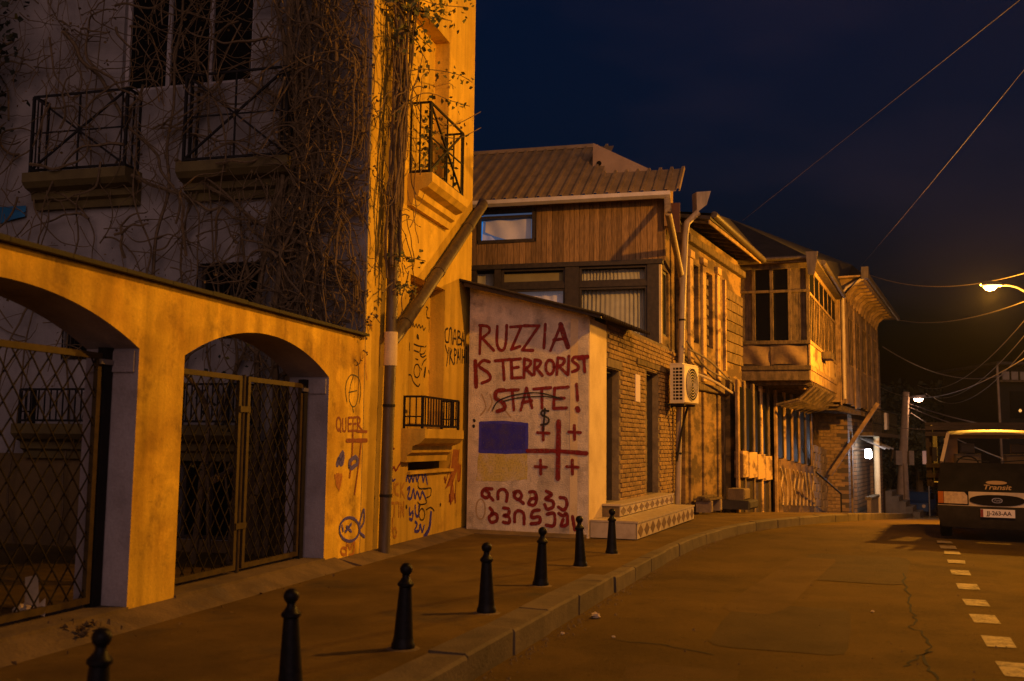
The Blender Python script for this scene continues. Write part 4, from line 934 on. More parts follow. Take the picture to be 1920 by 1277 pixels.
MB(O).cbox(2.0, 2.6, -0.75, -0.35, 0.16, 0.42, .03).build('block', 'concrete', blk)
MB(O).cbox(1.85, 2.8, -0.9, -0.25, -0.05, 0.155, .04).build('base', 'soil', blk)
pl = thing('scrap_planks', 'loose planks lying on blocks by the old house wall', 'planks', O, loc=O.w(0.6, -0.6, 0))
for i, (zz, yy) in enumerate(((0.24, -.5), (0.24, -.3), (.285, -.38))): MB(O).cbox(-0.2, 0.9, yy, yy + .17, zz, zz + .04, .004).build('plank', 'grey_timber', pl)
for x in (-.1, .7): MB(O).cbox(x, x + .16, -.5, -.16, -.02, .235, .02).build('support', 'stone', pl)

# ================================================================== far brick house with wall lamp, balcony, stairs
Fb = Frame((12.6, 37.4), (0.50, 1)); FL = 11.0
fh = thing('far_brick_house', 'dim brick house with wall lamp, iron balcony and stone stairs', 'house', Fb, loc=Fb.w(4, 0, gz(42)))
def brickmat():
    m = mat('far_brick', (0.2, 0.12, 0.06)); N = m.node_tree.nodes; L = m.node_tree.links
    bt = N.new('ShaderNodeTexBrick'); bt.inputs['Color1'].default_value = (0.26, 0.16, 0.08, 1); bt.inputs['Color2'].default_value = (0.18, 0.11, 0.055, 1); bt.inputs['Mortar'].default_value = (0.08, 0.06, 0.04, 1)
    bt.inputs['Scale'].default_value = 1.0; bt.inputs['Brick Width'].default_value = 0.42; bt.inputs['Row Height'].default_value = 0.16; bt.inputs['Mortar Size'].default_value = 0.018
    tc = N.new('ShaderNodeTexCoord'); mp = N.new('ShaderNodeMapping'); mp.inputs['Rotation'].default_value = (R(90), 0, 0); L.new(tc.outputs['Object'], mp.inputs[0]); L.new(mp.outputs[0], bt.inputs['Vector'])
    L.new(bt.outputs[0], N['Principled BSDF'].inputs['Base Color'])
    bp = N.new('ShaderNodeBump'); bp.inputs['Distance'].default_value = 0.03; bp.invert = True; L.new(bt.outputs['Fac'], bp.inputs['Height']); L.new(bp.outputs[0], N['Principled BSDF'].inputs['Normal'])
brickmat()
MB(Fb).holed(0, FL, -3.2, 6.0, 0, 0.4, [(1.0, 2.2, -1.1, 1.3), (6.4, 7.4, -1.7, .7)]).build('wall', 'far_brick', fh)
Eb = Frame(Fb.w(0, 2.8, 0).xy, (0.894, -0.447))
MB(Eb).box(0.0, 2.79, 0.02, 0.3, -3.2, 3.4).build('end_wall', 'mortar', fh)
brick_field(Eb, 0.0, 2.78, gz(38) - .2, 3.3, [], fh, 160, L=0.36, Hh=0.12, yoff=0.02)
MB(Fb).box(1.0, 2.2, 0.25, 0.3, -1.2, 1.3).build('door', 'door_brown', fh); MB(Fb).box(6.4, 7.4, 0.25, 0.3, -1.8, .7).build('door', 'door_brown', fh)
MB(Fb).cbox(0.6, 0.9, -.06, -.002, -1.5, 2.0, .02).build('pier', 'peeling', fh)
bs = MB(Fb).box(1.4, FL, -0.75, 0.0, 1.85, 2.0).build('balcony', 'grey_timber', fh)
for i in range(22): MB(Fb).bar((1.45 + i * .43, -0.72, 2.0), (1.45 + i * .43, -0.72, 2.95), 0.03).build('rail_bar', 'black_iron', bs)
for z in (2.35, 2.95): MB(Fb).bar((1.4, -0.72, z), (FL, -0.72, z), 0.045).build('rail_bar', 'black_iron', bs)
MB(Fb).cbox(5.0, 5.7, -0.88, -0.76, 2.15, 2.85, .03).build('sign_box', 'pipe_white', bs)
px_ = 3.6
MB(Fb).tube([(px_, -0.6, gz(41) - .3), (px_, -0.6, 1.85)], 0.12, 10).build('post', 'pale_render', fh, True)
for i in range(3): MB(Fb).bar((3 + i * 1.5, -1.0, 1.35), (3 + i * 1.5, -0.05, 1.78), 0.06).build('awning_strut', 'pipe_tin', fh)
for i in range(5):
    zz = gz(43) + 1.0 - .2 * i; MB(Fb).cbox(4.6, 6.4, -0.78 - .26 * (i + 1), -0.78 - .26 * i, gz(46) - .4, zz, .012).build('stair', 'dark_stone', fh)
MB(Fb).cbox(0.9, 3.3, -0.66, -0.52, gz(40) - .3, gz(40) + .62, .02).build('parapet', 'stone', fh)
MB(Fb).cbox(0.85, 3.4, -0.70, -0.46, gz(40) + .622, gz(40) + .72, .02).build('parapet_cap', 'concrete', fh)
wl = at(1628, 850, 42.0); wlx, wlz = Fb.h(1628, 850, -.5)
lt = thing('wall_lamp', 'bright white wall lamp on the far brick house', 'lamp', Fb, loc=Fb.w(wlx, 0, wlz))
MB(Fb).bar((wlx, -0.0, wlz + .12), (wlx, -0.42, wlz + .16), 0.04).build('bracket', 'lamp_metal', lt)
MB(Fb).lathe([(0.05, 0.17), (0.12, 0.12), (0.13, -0.14), (0.07, -0.2)], 12, (wlx, -.5, wlz)).build('lamp_globe', 'lamp_glow_white', lt, True)
lamp_light('lamp_light', Fb.w(wlx, -.72, wlz), 90, (0.8, 0.86, 1.0), lt, 0.1)

# concrete utility pole with the far lamp, boxes and cables
uf = Vector((at(1688, 960, 57).x, 57, gz(57) - .15)); ut = at(1699, 735, 57)
up = thing('utility_pole', 'concrete utility pole with far street lamp and bundled cables', 'utility pole', loc=uf)
MB().tube([uf + Vector((0, 0, -.4)), uf.lerp(ut, .5), ut], [0.30, 0.24, 0.18], 10).build('pole', 'pole_concrete', up, True)
MB().tube([uf + Vector((.28, -.3, -.3)), uf.lerp(ut, .42) + Vector((.05, -.2, 0))], [0.18, 0.15], 8).build('pole_prop', 'pole_concrete', up, True)
MB().tube([ut + Vector((0, 0, -.3)), L3 + Vector((-.3, 0, .15))], 0.04, 6).build('arm', 'lamp_metal', up)
MB().add([tuple(L3 + Vector(v)) for v in ((-.45, -.15, .06), (.4, -.15, .14), (.4, .15, .14), (-.45, .15, .06), (-.4, -.12, .2), (.35, -.12, .26), (.35, .12, .26), (-.4, .12, .2))], [(0, 3, 2, 1), (4, 5, 6, 7), (0, 1, 5, 4), (1, 2, 6, 5), (2, 3, 7, 6), (3, 0, 4, 7)]).build('lamp_housing', 'lamp_metal', up)
MB().lathe([(0.05, -.13), (.2, -.08), (.26, .04)], 12, tuple(L3)).build('lamp_lens', 'lamp_glow_pink', up, True)
lamp_light('lamp_light', L3 + Vector((0, 0, -.4)), 160, (1.0, 0.5, 0.25), up, 0.15)
bpz = uf.lerp(ut, .45)
MB().box(bpz.x - .55, bpz.x - .18, bpz.y - .4, bpz.y - .1, bpz.z - .3, bpz.z + .5).build('junction_box', 'box_grey', up)
MB().box(bpz.x + .22, bpz.x + .5, bpz.y - .35, bpz.y - .1, bpz.z - .3, bpz.z + .5).build('junction_box', 'box_grey', up)

# ================================================================== overhead wires
def cable(label, p, q, sag, r=0.012, m='cable'):
    p, q = Vector(p), Vector(q); t = MB().tube(wire(p, q, sag, 20), r, 6).build('overhead_wire', m, smooth=True)
    return setp(t, label, 'wire', 'overhead wires')
P2T = Vector((13.0, 24.4, L2.z + .4))
cable('long pale wire rising steeply from the old house roof over the road', at(1392, 414, 29), at(2000, -70, 9.6), 0.0, 0.0032, 'cable')
cable('thin wire climbing from the eave corner of the second bay', at(1613, 500, 35), at(2010, 20, 12), 0.05, 0.0026)
cable('straight lit wire from the upper gutter corner towards the lamp post', at(1612, 508, 36), P2T + Vector((0, 0, .1)), 0.5, 0.012, 'cable')
cable('slack lit wire from the bay eave towards the lamp post', at(1640, 586, 44), at(1945, 556, 24.4), 0.55, 0.014, 'cable')
cable('drooping wire from the far eave towards the dark house', at(1655, 650, 50), at(1885, 702, 60), 0.8, 0.022)
cable('faint wire running from the far bay up to the right', at(1645, 722, 50), Vector((13.0, 24.4, 3.9)), 0.9, 0.012)
cable('upper cable of the bundle leaving the utility pole', ut + Vector((.25, 0, -.7)), at(1900, 806, 34), 0.12, 0.024, 'cable_pale')
cable('middle cable of the bundle leaving the utility pole', ut + Vector((.25, 0, -.9)), at(1890, 822, 34), 0.12, 0.024, 'cable_pale')
cable('lowest cable of the bundle leaving the utility pole', ut + Vector((.25, 0, -1.2)), at(1880, 860, 34), 0.15, 0.02, 'cable_pale')
cable('level cable crossing behind the utility pole', at(1668, 801, 55), at(1850, 808, 45), 0.05, 0.02, 'cable_pale')
for i, (a, b) in enumerate((((1720, 722), (1830, 620)), ((1735, 738), (1850, 640)), ((1750, 745), (1880, 610)))):
    cable(['inner hanging dark wire above the far street', 'middle hanging dark wire above the far street', 'outer hanging dark wire above the far street'][i], at(*a, 54), Vector((13.0, 24.4, 5.0 - .35 * i)), 0.9, 0.010)

# ================================================================== air conditioner
acp = Bf.w(5.35, -0.17, 0); az1 = at(1262, 683, acp.y).z; az0 = at(1262, 756, acp.y).z
Q = Frame((acp.x, acp.y), (0.5, 0.866))
ac = thing('air_conditioner', 'cream outdoor air conditioner unit on the brick wall corner', 'air conditioner', Q, loc=Q.w(0.4, 0, az0))
ay0, ay1, ACW = -0.30, 0.0, 0.90
case = MB(Q).cbox(0, ACW, ay0, ay1, az0, az1, .025).build('casing', 'ac_white', ac)
MB(Q).box(-.01, ACW + .01, ay0 + .03, ay1, az1 + .001, az1 + .02).build('casing_lid', 'ac_white', ac)
cxc, czc = ACW * .52, (az0 + az1) / 2; fr0 = min(.34, (az1 - az0) * .43)
MB(Q).lathe([(fr0, -0.004), (fr0, 0.004)], 28, (cxc, ay0 - .006, czc), 'y').build('fan_opening', 'ac_dark', ac)
for i in range(6):
    rr = fr0 * (i + 1) / 6; MB(Q).tube([(cxc + rr * math.cos(a), ay0 - .016, czc + rr * math.sin(a)) for a in [k * math.pi / 12 for k in range(25)]], 0.007, 5).build('grille_ring', 'ac_white', ac)
for k in range(5):
    a = k * 1.2566; rb = fr0 * .88; MB(Q).prism([(cxc + .04 * math.cos(a), czc + .04 * math.sin(a)), (cxc + rb * math.cos(a - .25), czc + rb * math.sin(a - .25)), (cxc + rb * math.cos(a + .3), czc + rb * math.sin(a + .3))], ay0 - .013, ay0 - .0105).build('fan_blade', 'plastic_dark', ac)
nr = 10
for c_ in range(3):
    for r_ in range(nr):
        y0_ = ay0 + .035 + c_ * .08; z0_ = az0 + .07 + (az1 - az0 - .12) * r_ / nr
        MB(Q).box(-.004, -.001, y0_, y0_ + (.062 if c_ < 2 else .035), z0_, z0_ + (az1 - az0) * .055).build('vent_slot', 'ac_dark', ac)
for x in (.12, ACW - .15): MB(Q).bar((x, ay0 + .03, az0 - .03), (x, 0.2 + x * .3, az0 - .03), 0.045).build('bracket', 'black_iron', ac)
MB(Q).tube(catmull([(ACW - .1, -.1, az0 - .01), (ACW - .05, -.02, az0 - .2), (ACW, .12, az0 - .7), (ACW, .2, az0 - 1.2)]), 0.025, 8).build('hose', 'plastic_dark', ac, True)

# ================================================================== bollards
BH = 0.60
bf = Local((0, 0, 0), 0)
b0 = thing('bollard', 'x', 'bollard', group='black bollards along the kerb')
MB().lathe([(0.084, 0.0), (0.084, 0.03), (0.074, 0.05), (0.070, 0.075)], 20).build('base', 'bollard_paint', b0, True)
MB().lathe([(0.069, 0.07), (0.044, 0.425)], 20).build('shaft', 'bollard_paint', b0, True)
MB().lathe([(0.044, 0.424), (0.057, 0.435), (0.057, 0.452), (0.040, 0.470), (0.026, 0.492), (0.026, 0.51)], 20).build('collar', 'bollard_paint', b0, True)
MB().lathe([(0.012, 0.500)] + [(0.045 * math.sin(a), 0.548 - 0.045 * math.cos(a)) for a in [0.35 + i * 0.19 for i in range(15)]], 20).build('ball', 'bollard_paint', b0, True)
BP = [((-1.86, 4.62), 'black ball-topped bollard beside the heap of dry leaves'), ((-1.25, 5.9), 'black ball-topped bollard opposite the pillar between the two arches'), ((-0.74, 7.17), 'black ball-topped bollard standing in front of the twin-leaf gate'),
      ((-0.19, 8.68), 'black ball-topped bollard opposite the low balcony'), ((0.32, 10.34), 'black ball-topped bollard in front of the red slogan wall'),
      ((0.84, 11.97), 'black ball-topped bollard at the corner of the slogan wall'), ((1.35, 13.38), 'black ball-topped bollard beside the tiled steps')]
for i, ((x, y), lb) in enumerate(BP):
    M = Matrix.Translation((x, y, gz(y))) @ Matrix.Rotation(random.uniform(-.03, .03), 4, 'X') @ Matrix.Rotation((.035, -.02, .022, -.012, .03, -.028, .012)[i], 4, 'Y') @ Matrix.Rotation(i * 1.1, 4, 'Z')
    if i == 0: b0.matrix_world = M; b0['label'] = lb
    else: copy_tree(b0, M, lb)
    MB().lathe([(0.125, 0.0), (0.11, 0.005), (0.08, 0.008)], 9, (x, y, gz(y))).build('bollard_footing', 'concrete', pave)

# ================================================================== parked flatbed van
VX = at(1872, 1000, 17.45)
V = Local((VX.x, VX.y, -CURB), -math.radians(24.6))
van = thing('flatbed_van', 'old flatbed van with white front, black bonnet and timber rack', 'van', V, loc=(VX.x, VX.y, -CURB))
OUT = [(0.07, 0.22, 0.90), (0.0, 0.40, 0.95), (0.0, 0.58, 0.965), (0.045, 0.60, 0.955), (0.07, 0.85, 0.955), (0.24, 1.03, 0.94), (0.60, 1.32, 0.90), (0.63, 1.345, 0.89), (1.10, 1.86, 0.775), (1.13, 1.89, 0.775), (1.28, 1.955, 0.755), (2.05, 1.965, 0.75)]
def strip(i0, i1, name, m, dy=0.0, n=10, par=None, inset=0.0):
    mb = MB(V); pts = OUT[i0:i1 + 1]
    vs = []
    for y, z, hw in pts:
        for k in range(n + 1):
            t = -1 + 2 * k / n; cur = 0.11 * abs(t) ** 2.6 if z < 1.9 else 0.02 * t * t
            vs.append((t * (hw - inset), y + cur + dy, z - (0.03 * t * t if z > 1.87 else 0)))
    mb.add(vs, [(j * (n + 1) + k, j * (n + 1) + k + 1, (j + 1) * (n + 1) + k + 1, (j + 1) * (n + 1) + k) for j in range(len(pts) - 1) for k in range(n)])
    return mb.build(name, m, par or van, True)
mat('windscreen', (0.01, 0.01, 0.011), rough=0.06, spec=0.5, alpha=0.30)
strip(0, 2, 'bumper', 'plastic_dark'); strip(2, 3, 'bumper_top', 'plastic_dark')
fpan = strip(3, 4, 'front_panel', 'van_white'); strip(4, 6, 'bonnet', 'van_black')
strip(6, 7, 'scuttle', 'van_black'); strip(7, 8, 'windscreen', 'windscreen', inset=0.04); strip(8, 11, 'cab_roof', 'van_roof')
for s in (-1, 1):
    # door side with window opening
    def side(z0, z1, m, name, par=van):
        mb = MB(V); rows = []
        pts = [o for o in OUT if z0 - 1e-6 <= o[1] <= z1 + 1e-6]
        vs = []
        for y, z, hw in pts: vs += [(s * hw, y + 0.11, z - (0.03 if z > 1.87 else 0)), (s * hw, 2.05, z - (0.03 if z > 1.87 else 0))]
        mb.add(vs, [(2 * i, 2 * i + 1, 2 * i + 3, 2 * i + 2) for i in range(len(pts) - 1)]); return mb.build(name, m, par)
    side(0.22, 1.345, 'van_white', 'cab_side'); side(1.345, 1.86, 'dark_glass', 'side_window'); side(1.86, 1.965, 'van_roof', 'cab_roof_side')
    # pillar
    MB(V).bar((s * 0.885, 0.71, 1.345), (s * 0.77, 1.17, 1.87), 0.06).build('windscreen_pillar', 'van_white', van)
    MB(V).box(s * 1.0 - .04, s * 1.0 + .04, 0.80, 0.88, 1.36, 1.62).build('door_mirror', 'plastic_dark', van)
    MB(V).bar((s * 0.86, 0.86, 1.42), (s * 1.0, 0.85, 1.45), 0.025).build('mirror_arm', 'plastic_dark', van)
MB(V).box(-0.86, 0.86, 2.06, 2.10, 0.4, 1.30).box(-0.80, 0.80, 2.06, 2.10, 1.80, 1.93).box(-0.86, -0.62, 2.06, 2.1, 1.302, 1.798).box(0.62, 0.86, 2.06, 2.1, 1.302, 1.798).build('cab_back', 'van_white', van)
MB(V).box(-0.88, 0.88, 0.75, 0.95, 1.10, 1.30).build('dashboard', 'plastic_dark', van)
for x in (-0.45, 0.42): 
    st_ = MB(V).cbox(x - .24, x + .24, 1.65, 1.85, 0.7, 1.50, .05).build('seat', 'seat_cloth', van); MB(V).cbox(x - .13, x + .13, 1.68, 1.80, 1.52, 1.70, .03).build('headrest', 'seat_cloth', st_)
MB(V).tube([(-.45 + .19 * math.cos(a), 1.12 + .06 * math.sin(a), 1.30 + .16 * math.sin(a)) for a in [k * math.pi / 8 for k in range(17)]], 0.014, 6).build('steering_wheel', 'plastic_dark', van)
def fy(x, hw=.955): return 0.05 + 0.11 * abs(x / hw) ** 2.6
for s in (-1, 1):
    mb = MB(V); n = 8
    vs = []
    for j, (zl, zh) in enumerate(((0.655, 0.83),)):
        for k in range(n + 1):
            x = s * (0.47 + .38 * k / n); zt2 = 0.84 - (0.06 if k == 0 else 0)
            vs += [(x, fy(x) - .024, 0.635), (x, fy(x) - .008, zt2)]
    sv = []
    for k in range(n + 1):
        x = s * (0.45 + .505 * k / n); sv += [(x, fy(x) - .012, 0.615), (x, fy(x) + .004, 0.862)]
    MB(V).add(sv, [(2 * k, 2 * k + 2, 2 * k + 3, 2 * k + 1) for k in range(n)]).build('headlight_surround', 'ac_dark', van)
    mb.add(vs, [(2 * k, 2 * k + 2, 2 * k + 3, 2 * k + 1) for k in range(n)]); hl = mb.build('headlight', 'lens_clear', van, True)
    mb = MB(V); vs = []
    for k in range(4):
        x = s * (0.857 + .09 * k / 3); vs += [(x, fy(x) - .022, 0.635), (x, fy(x) - .006, 0.84)]
    mb.add(vs, [(2 * k, 2 * k + 2, 2 * k + 3, 2 * k + 1) for k in range(3)]).build('indicator', 'lens_amber', van)
    MB(V).bar((s * .1, .63, 1.37), (s * .62, .72, 1.42), 0.018).build('wiper', 'rubber', van)
def oval(rx, rz_, cz, off, name, m, par, n=28, cx=0):
    mb = MB(V); vs = [(cx, fy(0) - off, cz)]
    for k in range(n):
        a = 2 * math.pi * k / n; c_, s_ = math.cos(a), math.sin(a); x = cx + rx * (abs(c_) ** .8) * (1 if c_ > 0 else -1); vs.append((x, fy(x) - off, cz + rz_ * s_))
    mb.add(vs, [(0, 1 + (k + 1) % n, 1 + k) for k in range(n)]); return mb.build(name, m, par)
gr = oval(0.44, 0.095, 0.71, .018, 'grille', 'ac_dark', van)
oval(0.085, 0.045, 0.71, .030, 'emblem', 'chrome', gr, 18); oval(0.072, 0.034, 0.71, .034, 'emblem_field', 'plastic_dark', gr, 18)
def text(body, size, M, m, name, parent, ext=0.001, shear=0.0, bold=0.0):
    c = bpy.data.curves.new(name, 'FONT'); c.body = body; c.size = size; c.align_x = 'CENTER'; c.align_y = 'CENTER'; c.extrude = ext; c.shear = shear; c.offset = bold
    o = bpy.data.objects.new(name, c); me = bpy.data.meshes.new_from_object(o); bpy.data.objects.remove(o)
    me.materials.clear(); me.materials.append(MAT[m]); me.name = name
    return inst(name, me, parent, M)
FRONT = V.M.to_3x3().to_4x4() @ Matrix.Rotation(R(90), 4, 'X')
text('Ford', 0.05, Matrix.Translation(V.w(0, fy(0) - .037, .71)) @ FRONT, 'chrome', 'emblem_lettering', gr, shear=.3)
pl_ = MB(V).cbox(-0.27, 0.27, -0.035, -0.02, 0.42, 0.56, .004).build('number_plate', 'plate_white', van)
MB(V).box(-0.268, -0.225, -0.0375, -0.0355, 0.424, 0.556).build('plate_band', 'paint_maroon', pl_)
text('JJ-263-AA', 0.096, Matrix.Translation(V.w(0.022, -0.0375, .49)) @ FRONT, 'plate_ink', 'plate_lettering', pl_, bold=.002)
up_ = Vector((0, .17, .18)).normalized(); nr_ = Vector((0, -.18, .17)).normalized()
BM = Matrix(((1, 0, 0, 0), (0, up_.y, nr_.y, 0), (0, up_.z, nr_.z, 0), (0, 0, 0, 1)))
text('Transit', 0.155, Matrix.Translation(V.w(0.0, 0.135 - .008, 0.93)) @ V.M.to_3x3().to_4x4() @ BM, 'decal_tan', 'bonnet_lettering', van, shear=.25, bold=.003)
mb = MB(V); n = 20; c0 = Vector((0, .215 - .01, 1.008))
mb.add([tuple(c0 + up_ * (.045 * math.sin(2 * math.pi * k / n)) + Vector((.17 * math.cos(2 * math.pi * k / n), 0, 0)) + nr_ * .006) for k in range(n)], [tuple(range(n))]); mb.build('bonnet_badge', 'decal_tan', van)
# wheels
for x, y in ((-.84, .78), (.84, .78), (-.84, 3.75), (.84, 3.75)):
    w_ = MB(V).lathe([(0.20, -.10), (0.31, -.10), (0.335, -.07), (0.335, .07), (0.31, .10), (0.20, .10)], 24, (x, y, 0.335), 'x').build('wheel', 'rubber', van, True)
    MB(V).lathe([(0.19, -.075), (0.19, .075)], 18, (x, y, 0.335), 'x').build('rim', 'box_grey', w_)
MB(V).box(-.82, .82, .5, 2.0, 0.30, 0.40).box(-.35, -.25, 2.0, 5.2, .55, .72).box(.25, .35, 2.0, 5.2, .55, .72).build('chassis', 'rubber', van)
bed = MB(V).box(-1.12, 1.12, 2.2, 5.3, 0.84, 0.93).build('cargo_bed', 'bed_wood', van)
for s in (-1, 1):
    for i in range(3): MB(V).box(s * 1.12 - .02, s * 1.12 + .02, 2.2, 5.3, 0.94 + i * .17, 1.10 + i * .17).build('side_board', 'bed_wood', bed)
    for y in (2.25, 3.7, 5.25): MB(V).box(s * 1.165 - .03, s * 1.165 + .03, y - .04, y + .04, 0.85, 2.10).build('stake', 'bed_wood', bed)
    for z in (1.62, 1.98): MB(V).box(s * 1.115 - .018, s * 1.115 + .018, 2.2, 5.3, z, z + .1).build('rack_rail', 'bed_wood', bed)
for s in (-1, 1): MB(V).box(s * 1.075 - .008, s * 1.075 + .008, 2.22, 5.28, 0.95, 2.05).build('canvas_side', 'plastic_dark', bed)
MB(V).box(-1.06, 1.06, 2.20, 2.215, 0.95, 1.28).box(-1.06, 1.06, 2.2, 2.215, 1.86, 2.05).build('canvas_front', 'plastic_dark', bed)
for i, z in enumerate((1.02, 1.22, 1.84, 1.96, 2.06)): MB(V).box(-1.2, 1.2, 2.15 - .02 * (i % 2), 2.19 - .02 * (i % 2), z, z + (.085 if i < 4 else .05)).build('headboard_plank', 'bed_wood', bed)
for y in (3.2, 4.2, 5.2): MB(V).box(-1.19, 1.19, y, y + .05, 2.06, 2.12).build('roof_bar', 'bed_wood', bed)

# ================================================================== climbing vines
def leaf(mb, p, s, m=None):
    a = Vector((random.gauss(0, 1), random.gauss(0, 1), random.gauss(0, 1))).normalized(); b = a.cross(Vector((random.gauss(0, 1), random.gauss(0, 1), random.gauss(0, 1)))).normalized(); c = a.cross(b)
    p = Vector(p); k = len(mb.v)
    mb.v += [p, p + a * s * .5 + b * s * .38 + c * s * .12, p + a * s, p + a * s * .5 - b * s * .38 + c * s * .12]; mb.fc += [(k, k + 1, k + 2), (k, k + 2, k + 3)]
def wander(x0, z0, x1, z1, n, wob, y0, y1, lim=-.06):
    out = []; ox = oy = 0
    for i in range(n + 1):
        t = i / n; ox = ox * .8 + random.gauss(0, wob); oy = oy * .7 + random.gauss(0, .02)
        f = math.sin(math.pi * t) ** .5 if 0 < t < 1 else 0
        out.append((min(x0 + (x1 - x0) * t + ox * f, lim), y0 + (y1 - y0) * t + oy, z0 + (z1 - z0) * t + random.gauss(0, wob * .4) * f)); continue
        out.append((x0 + (x1 - x0) * t + ox * f, y0 + (y1 - y0) * t + oy, z0 + (z1 - z0) * t + random.gauss(0, wob * .4) * f))
    return out
vn = thing('climbing_vine', 'bare tangled climbing vine covering the dark courtyard wall', 'vine', D, loc=D.w(-.9, -.15, 0))
stems = []
for i in range(13):
    xa = random.gauss(-.75, .25); xb = xa + random.gauss(0, .25); stems.append((xa, 0.0, xb, random.uniform(6.5, 10.2), random.uniform(.018, .055)))
for xa, xb, r_ in ((-3.05, -2.7, .03), (-3.0, -3.3, .022), (-2.75, -2.2, .018), (-1.95, -1.5, .025), (-1.7, -2.3, .018), (-4.3, -3.9, .016), (-5.0, -4.6, .014), (-2.3, -.9, .026)): stems.append((xa, 0.0, xb, random.uniform(5.5, 10), r_))
for xa, za, xb, zb, r_ in stems:
    pts = catmull(wander(xa, za, xb, zb, 16, .07, -.06 - random.random() * .16, -.08 - random.random() * .2), 3); n = len(pts)
    MB(D).tube(pts, [r_ * (1 - .6 * i / n) for i in range(n)], 6).build('stem', 'vine_bark', vn, True)
# big crossing limbs
for q in (((500, 330), (640, 205), 10), ((460, 150), (700, 270), 8), ((330, 300), (620, 560), 9), ((700, 560), (380, 330), 9), ((250, 330), (480, 420), 6), ((570, 0), (610, 640), 10), ((600, 0), (560, 640), 10), ((630, 0), (600, 560), 9), ((120, 60), (330, 420), 7)):
    a = D.h(*q[0], -.2); b = D.h(*q[1], -.2); pts = catmull(wander(a[0], a[1], b[0], b[1], 12, .06, -.2, -.22), 3); n = len(pts)
    MB(D).tube(pts, [.03 * (1 - .5 * i / n) for i in range(n)], 6).build('stem', 'vine_bark', vn, True)
tw = MB(D); lf = MB(); rs = random.Random(5)
for i in range(1150):
    u = random.random()
    if u < .60: x = -.03 - abs(random.gauss(0, .85)) if random.random() < .5 else random.gauss(-.75, .35)
    elif u < .74: x = random.uniform(-3.4, -1.2)
    else: x = random.uniform(-6.3, -2.2)
    if x > -.02: x = -.05 - random.random() * .4
    z = random.uniform(2.5, 8.6) if x > -2.4 else random.choice([random.uniform(2.4, 8.4), random.uniform(5.5, 8.4)])
    ang = random.uniform(-2.9, .2) if random.random() < .6 else random.uniform(0, 6.28)
    L = random.uniform(.35, 1.3); y = -.06 - random.random() * .34; pts = [(x, y, z)]; cx = random.uniform(-.25, .25)
    for k in range(6):
        ang += cx + random.gauss(0, .22); px_, py_, pz_ = pts[-1]; pts.append((min(px_ + math.cos(ang) * L / 6, .05), py_ + random.gauss(0, .018), pz_ + math.sin(ang) * L / 6))
    r0_ = random.uniform(.005, .0125); tw.tube(catmull(pts, 2), [r0_ * (1 - .045 * k) for k in range(13)], 4, False)
    if random.random() < .35:
        for _ in range(3): leaf(lf, D.w(*pts[-1]) + Vector((random.gauss(0, .05), random.gauss(0, .05), random.gauss(0, .05))), random.uniform(.03, .06))
for i in range(190):
    x = -.06 - abs(random.gauss(.35, .55)) if random.random() < .45 else random.uniform(-5.6, -.6); z = random.uniform(2.6, 8.2); ang = random.uniform(0, 6.28); y = -.12 - random.random() * .32; pts = [(x, y, z)]; cx = random.choice([-1, 1]) * random.uniform(.08, .3); L = random.uniform(.7, 1.9)
    for k in range(8):
        ang += cx + random.gauss(0, .3); a_, b_, c_ = pts[-1]; pts.append((min(a_ + math.cos(ang) * L / 8, -.03), b_ + random.gauss(0, .03), c_ + math.sin(ang) * L / 8 - .02 * k))
    q = catmull(pts, 3); r_ = random.uniform(.010, .024); MB(D).tube(q, [r_ * (1 - .7 * k / len(q)) for k in range(len(q))], 5).build('branch', 'vine_bark', vn, True)
tw.build('twigs', 'vine_bark', vn, kind='stuff'); lf.build('dry_leaves', 'dead_leaf', vn, kind='stuff')
v2 = thing('climbing_vine', 'leafy vine climbing the downpipe on the yellow street facade', 'vine', A, loc=A.w(4.6, -.15, 2.9))
for i in range(14):
    xa = px1 + random.uniform(-.4, .1); xb = px2 + random.uniform(-.45, .3)
    pts = catmull(wander(xa, random.uniform(3.3, 4.6), xb, random.uniform(7, 10), 12, .05, -.18 - random.random() * .1, -.15 - random.random() * .16, 99), 3); n = len(pts)
    MB(A).tube(pts, [random.uniform(.010, .028) * (1 - .4 * k / n) for k in range(n)], 6).build('stem', 'vine_bark', v2, True)
tw = MB(A); lf = MB(); lf2 = MB()
for i in range(130):
    z = random.uniform(3.3, 9); x = px1 + (px2 - px1) * (z - 2.7) / 4.5 + random.gauss(-.05, .25); x = max(x, 3.95)
    ang = random.uniform(0, 6.28); L = random.uniform(.3, .9); y = -.05 - random.random() * .3; pts = [(x, y, z)]
    for k in range(5): ang += random.gauss(0, .3); a_, b_, c_ = pts[-1]; pts.append((a_ + math.cos(ang) * L / 5, b_ + random.gauss(0, .02), c_ + math.sin(ang) * L / 5))
    tw.tube(catmull(pts, 2), random.uniform(.004, .009), 4, False)
    if random.random() < .4: leaf(lf, A.w(*pts[-1]), .05)
def spray(pxs_, y, nleaf, spread, mbl, size):
    q = [A.h(*p, y) for p in pxs_]; pts = catmull([(a, y - .03 * i, b) for i, (a, b) in enumerate(q)], 5); tw.tube(pts, .007, 4, False)
    for i in range(nleaf):
        t = random.random() ** .7; p = pts[int(t * (len(pts) - 1))]; leaf(mbl, A.w(*p) + Vector((random.gauss(0, spread), random.gauss(0, spread), random.gauss(0, spread) - .02)), random.uniform(size * .6, size * 1.2))
spray([(745, 0), (780, 25), (840, 40)], -.3, 90, .10, lf2, .10); spray([(740, 60), (770, 60), (800, 90)], -.28, 90, .10, lf2, .09); spray([(750, -30), (800, 5), (870, 15)], -.3, 70, .09, lf2, .09)
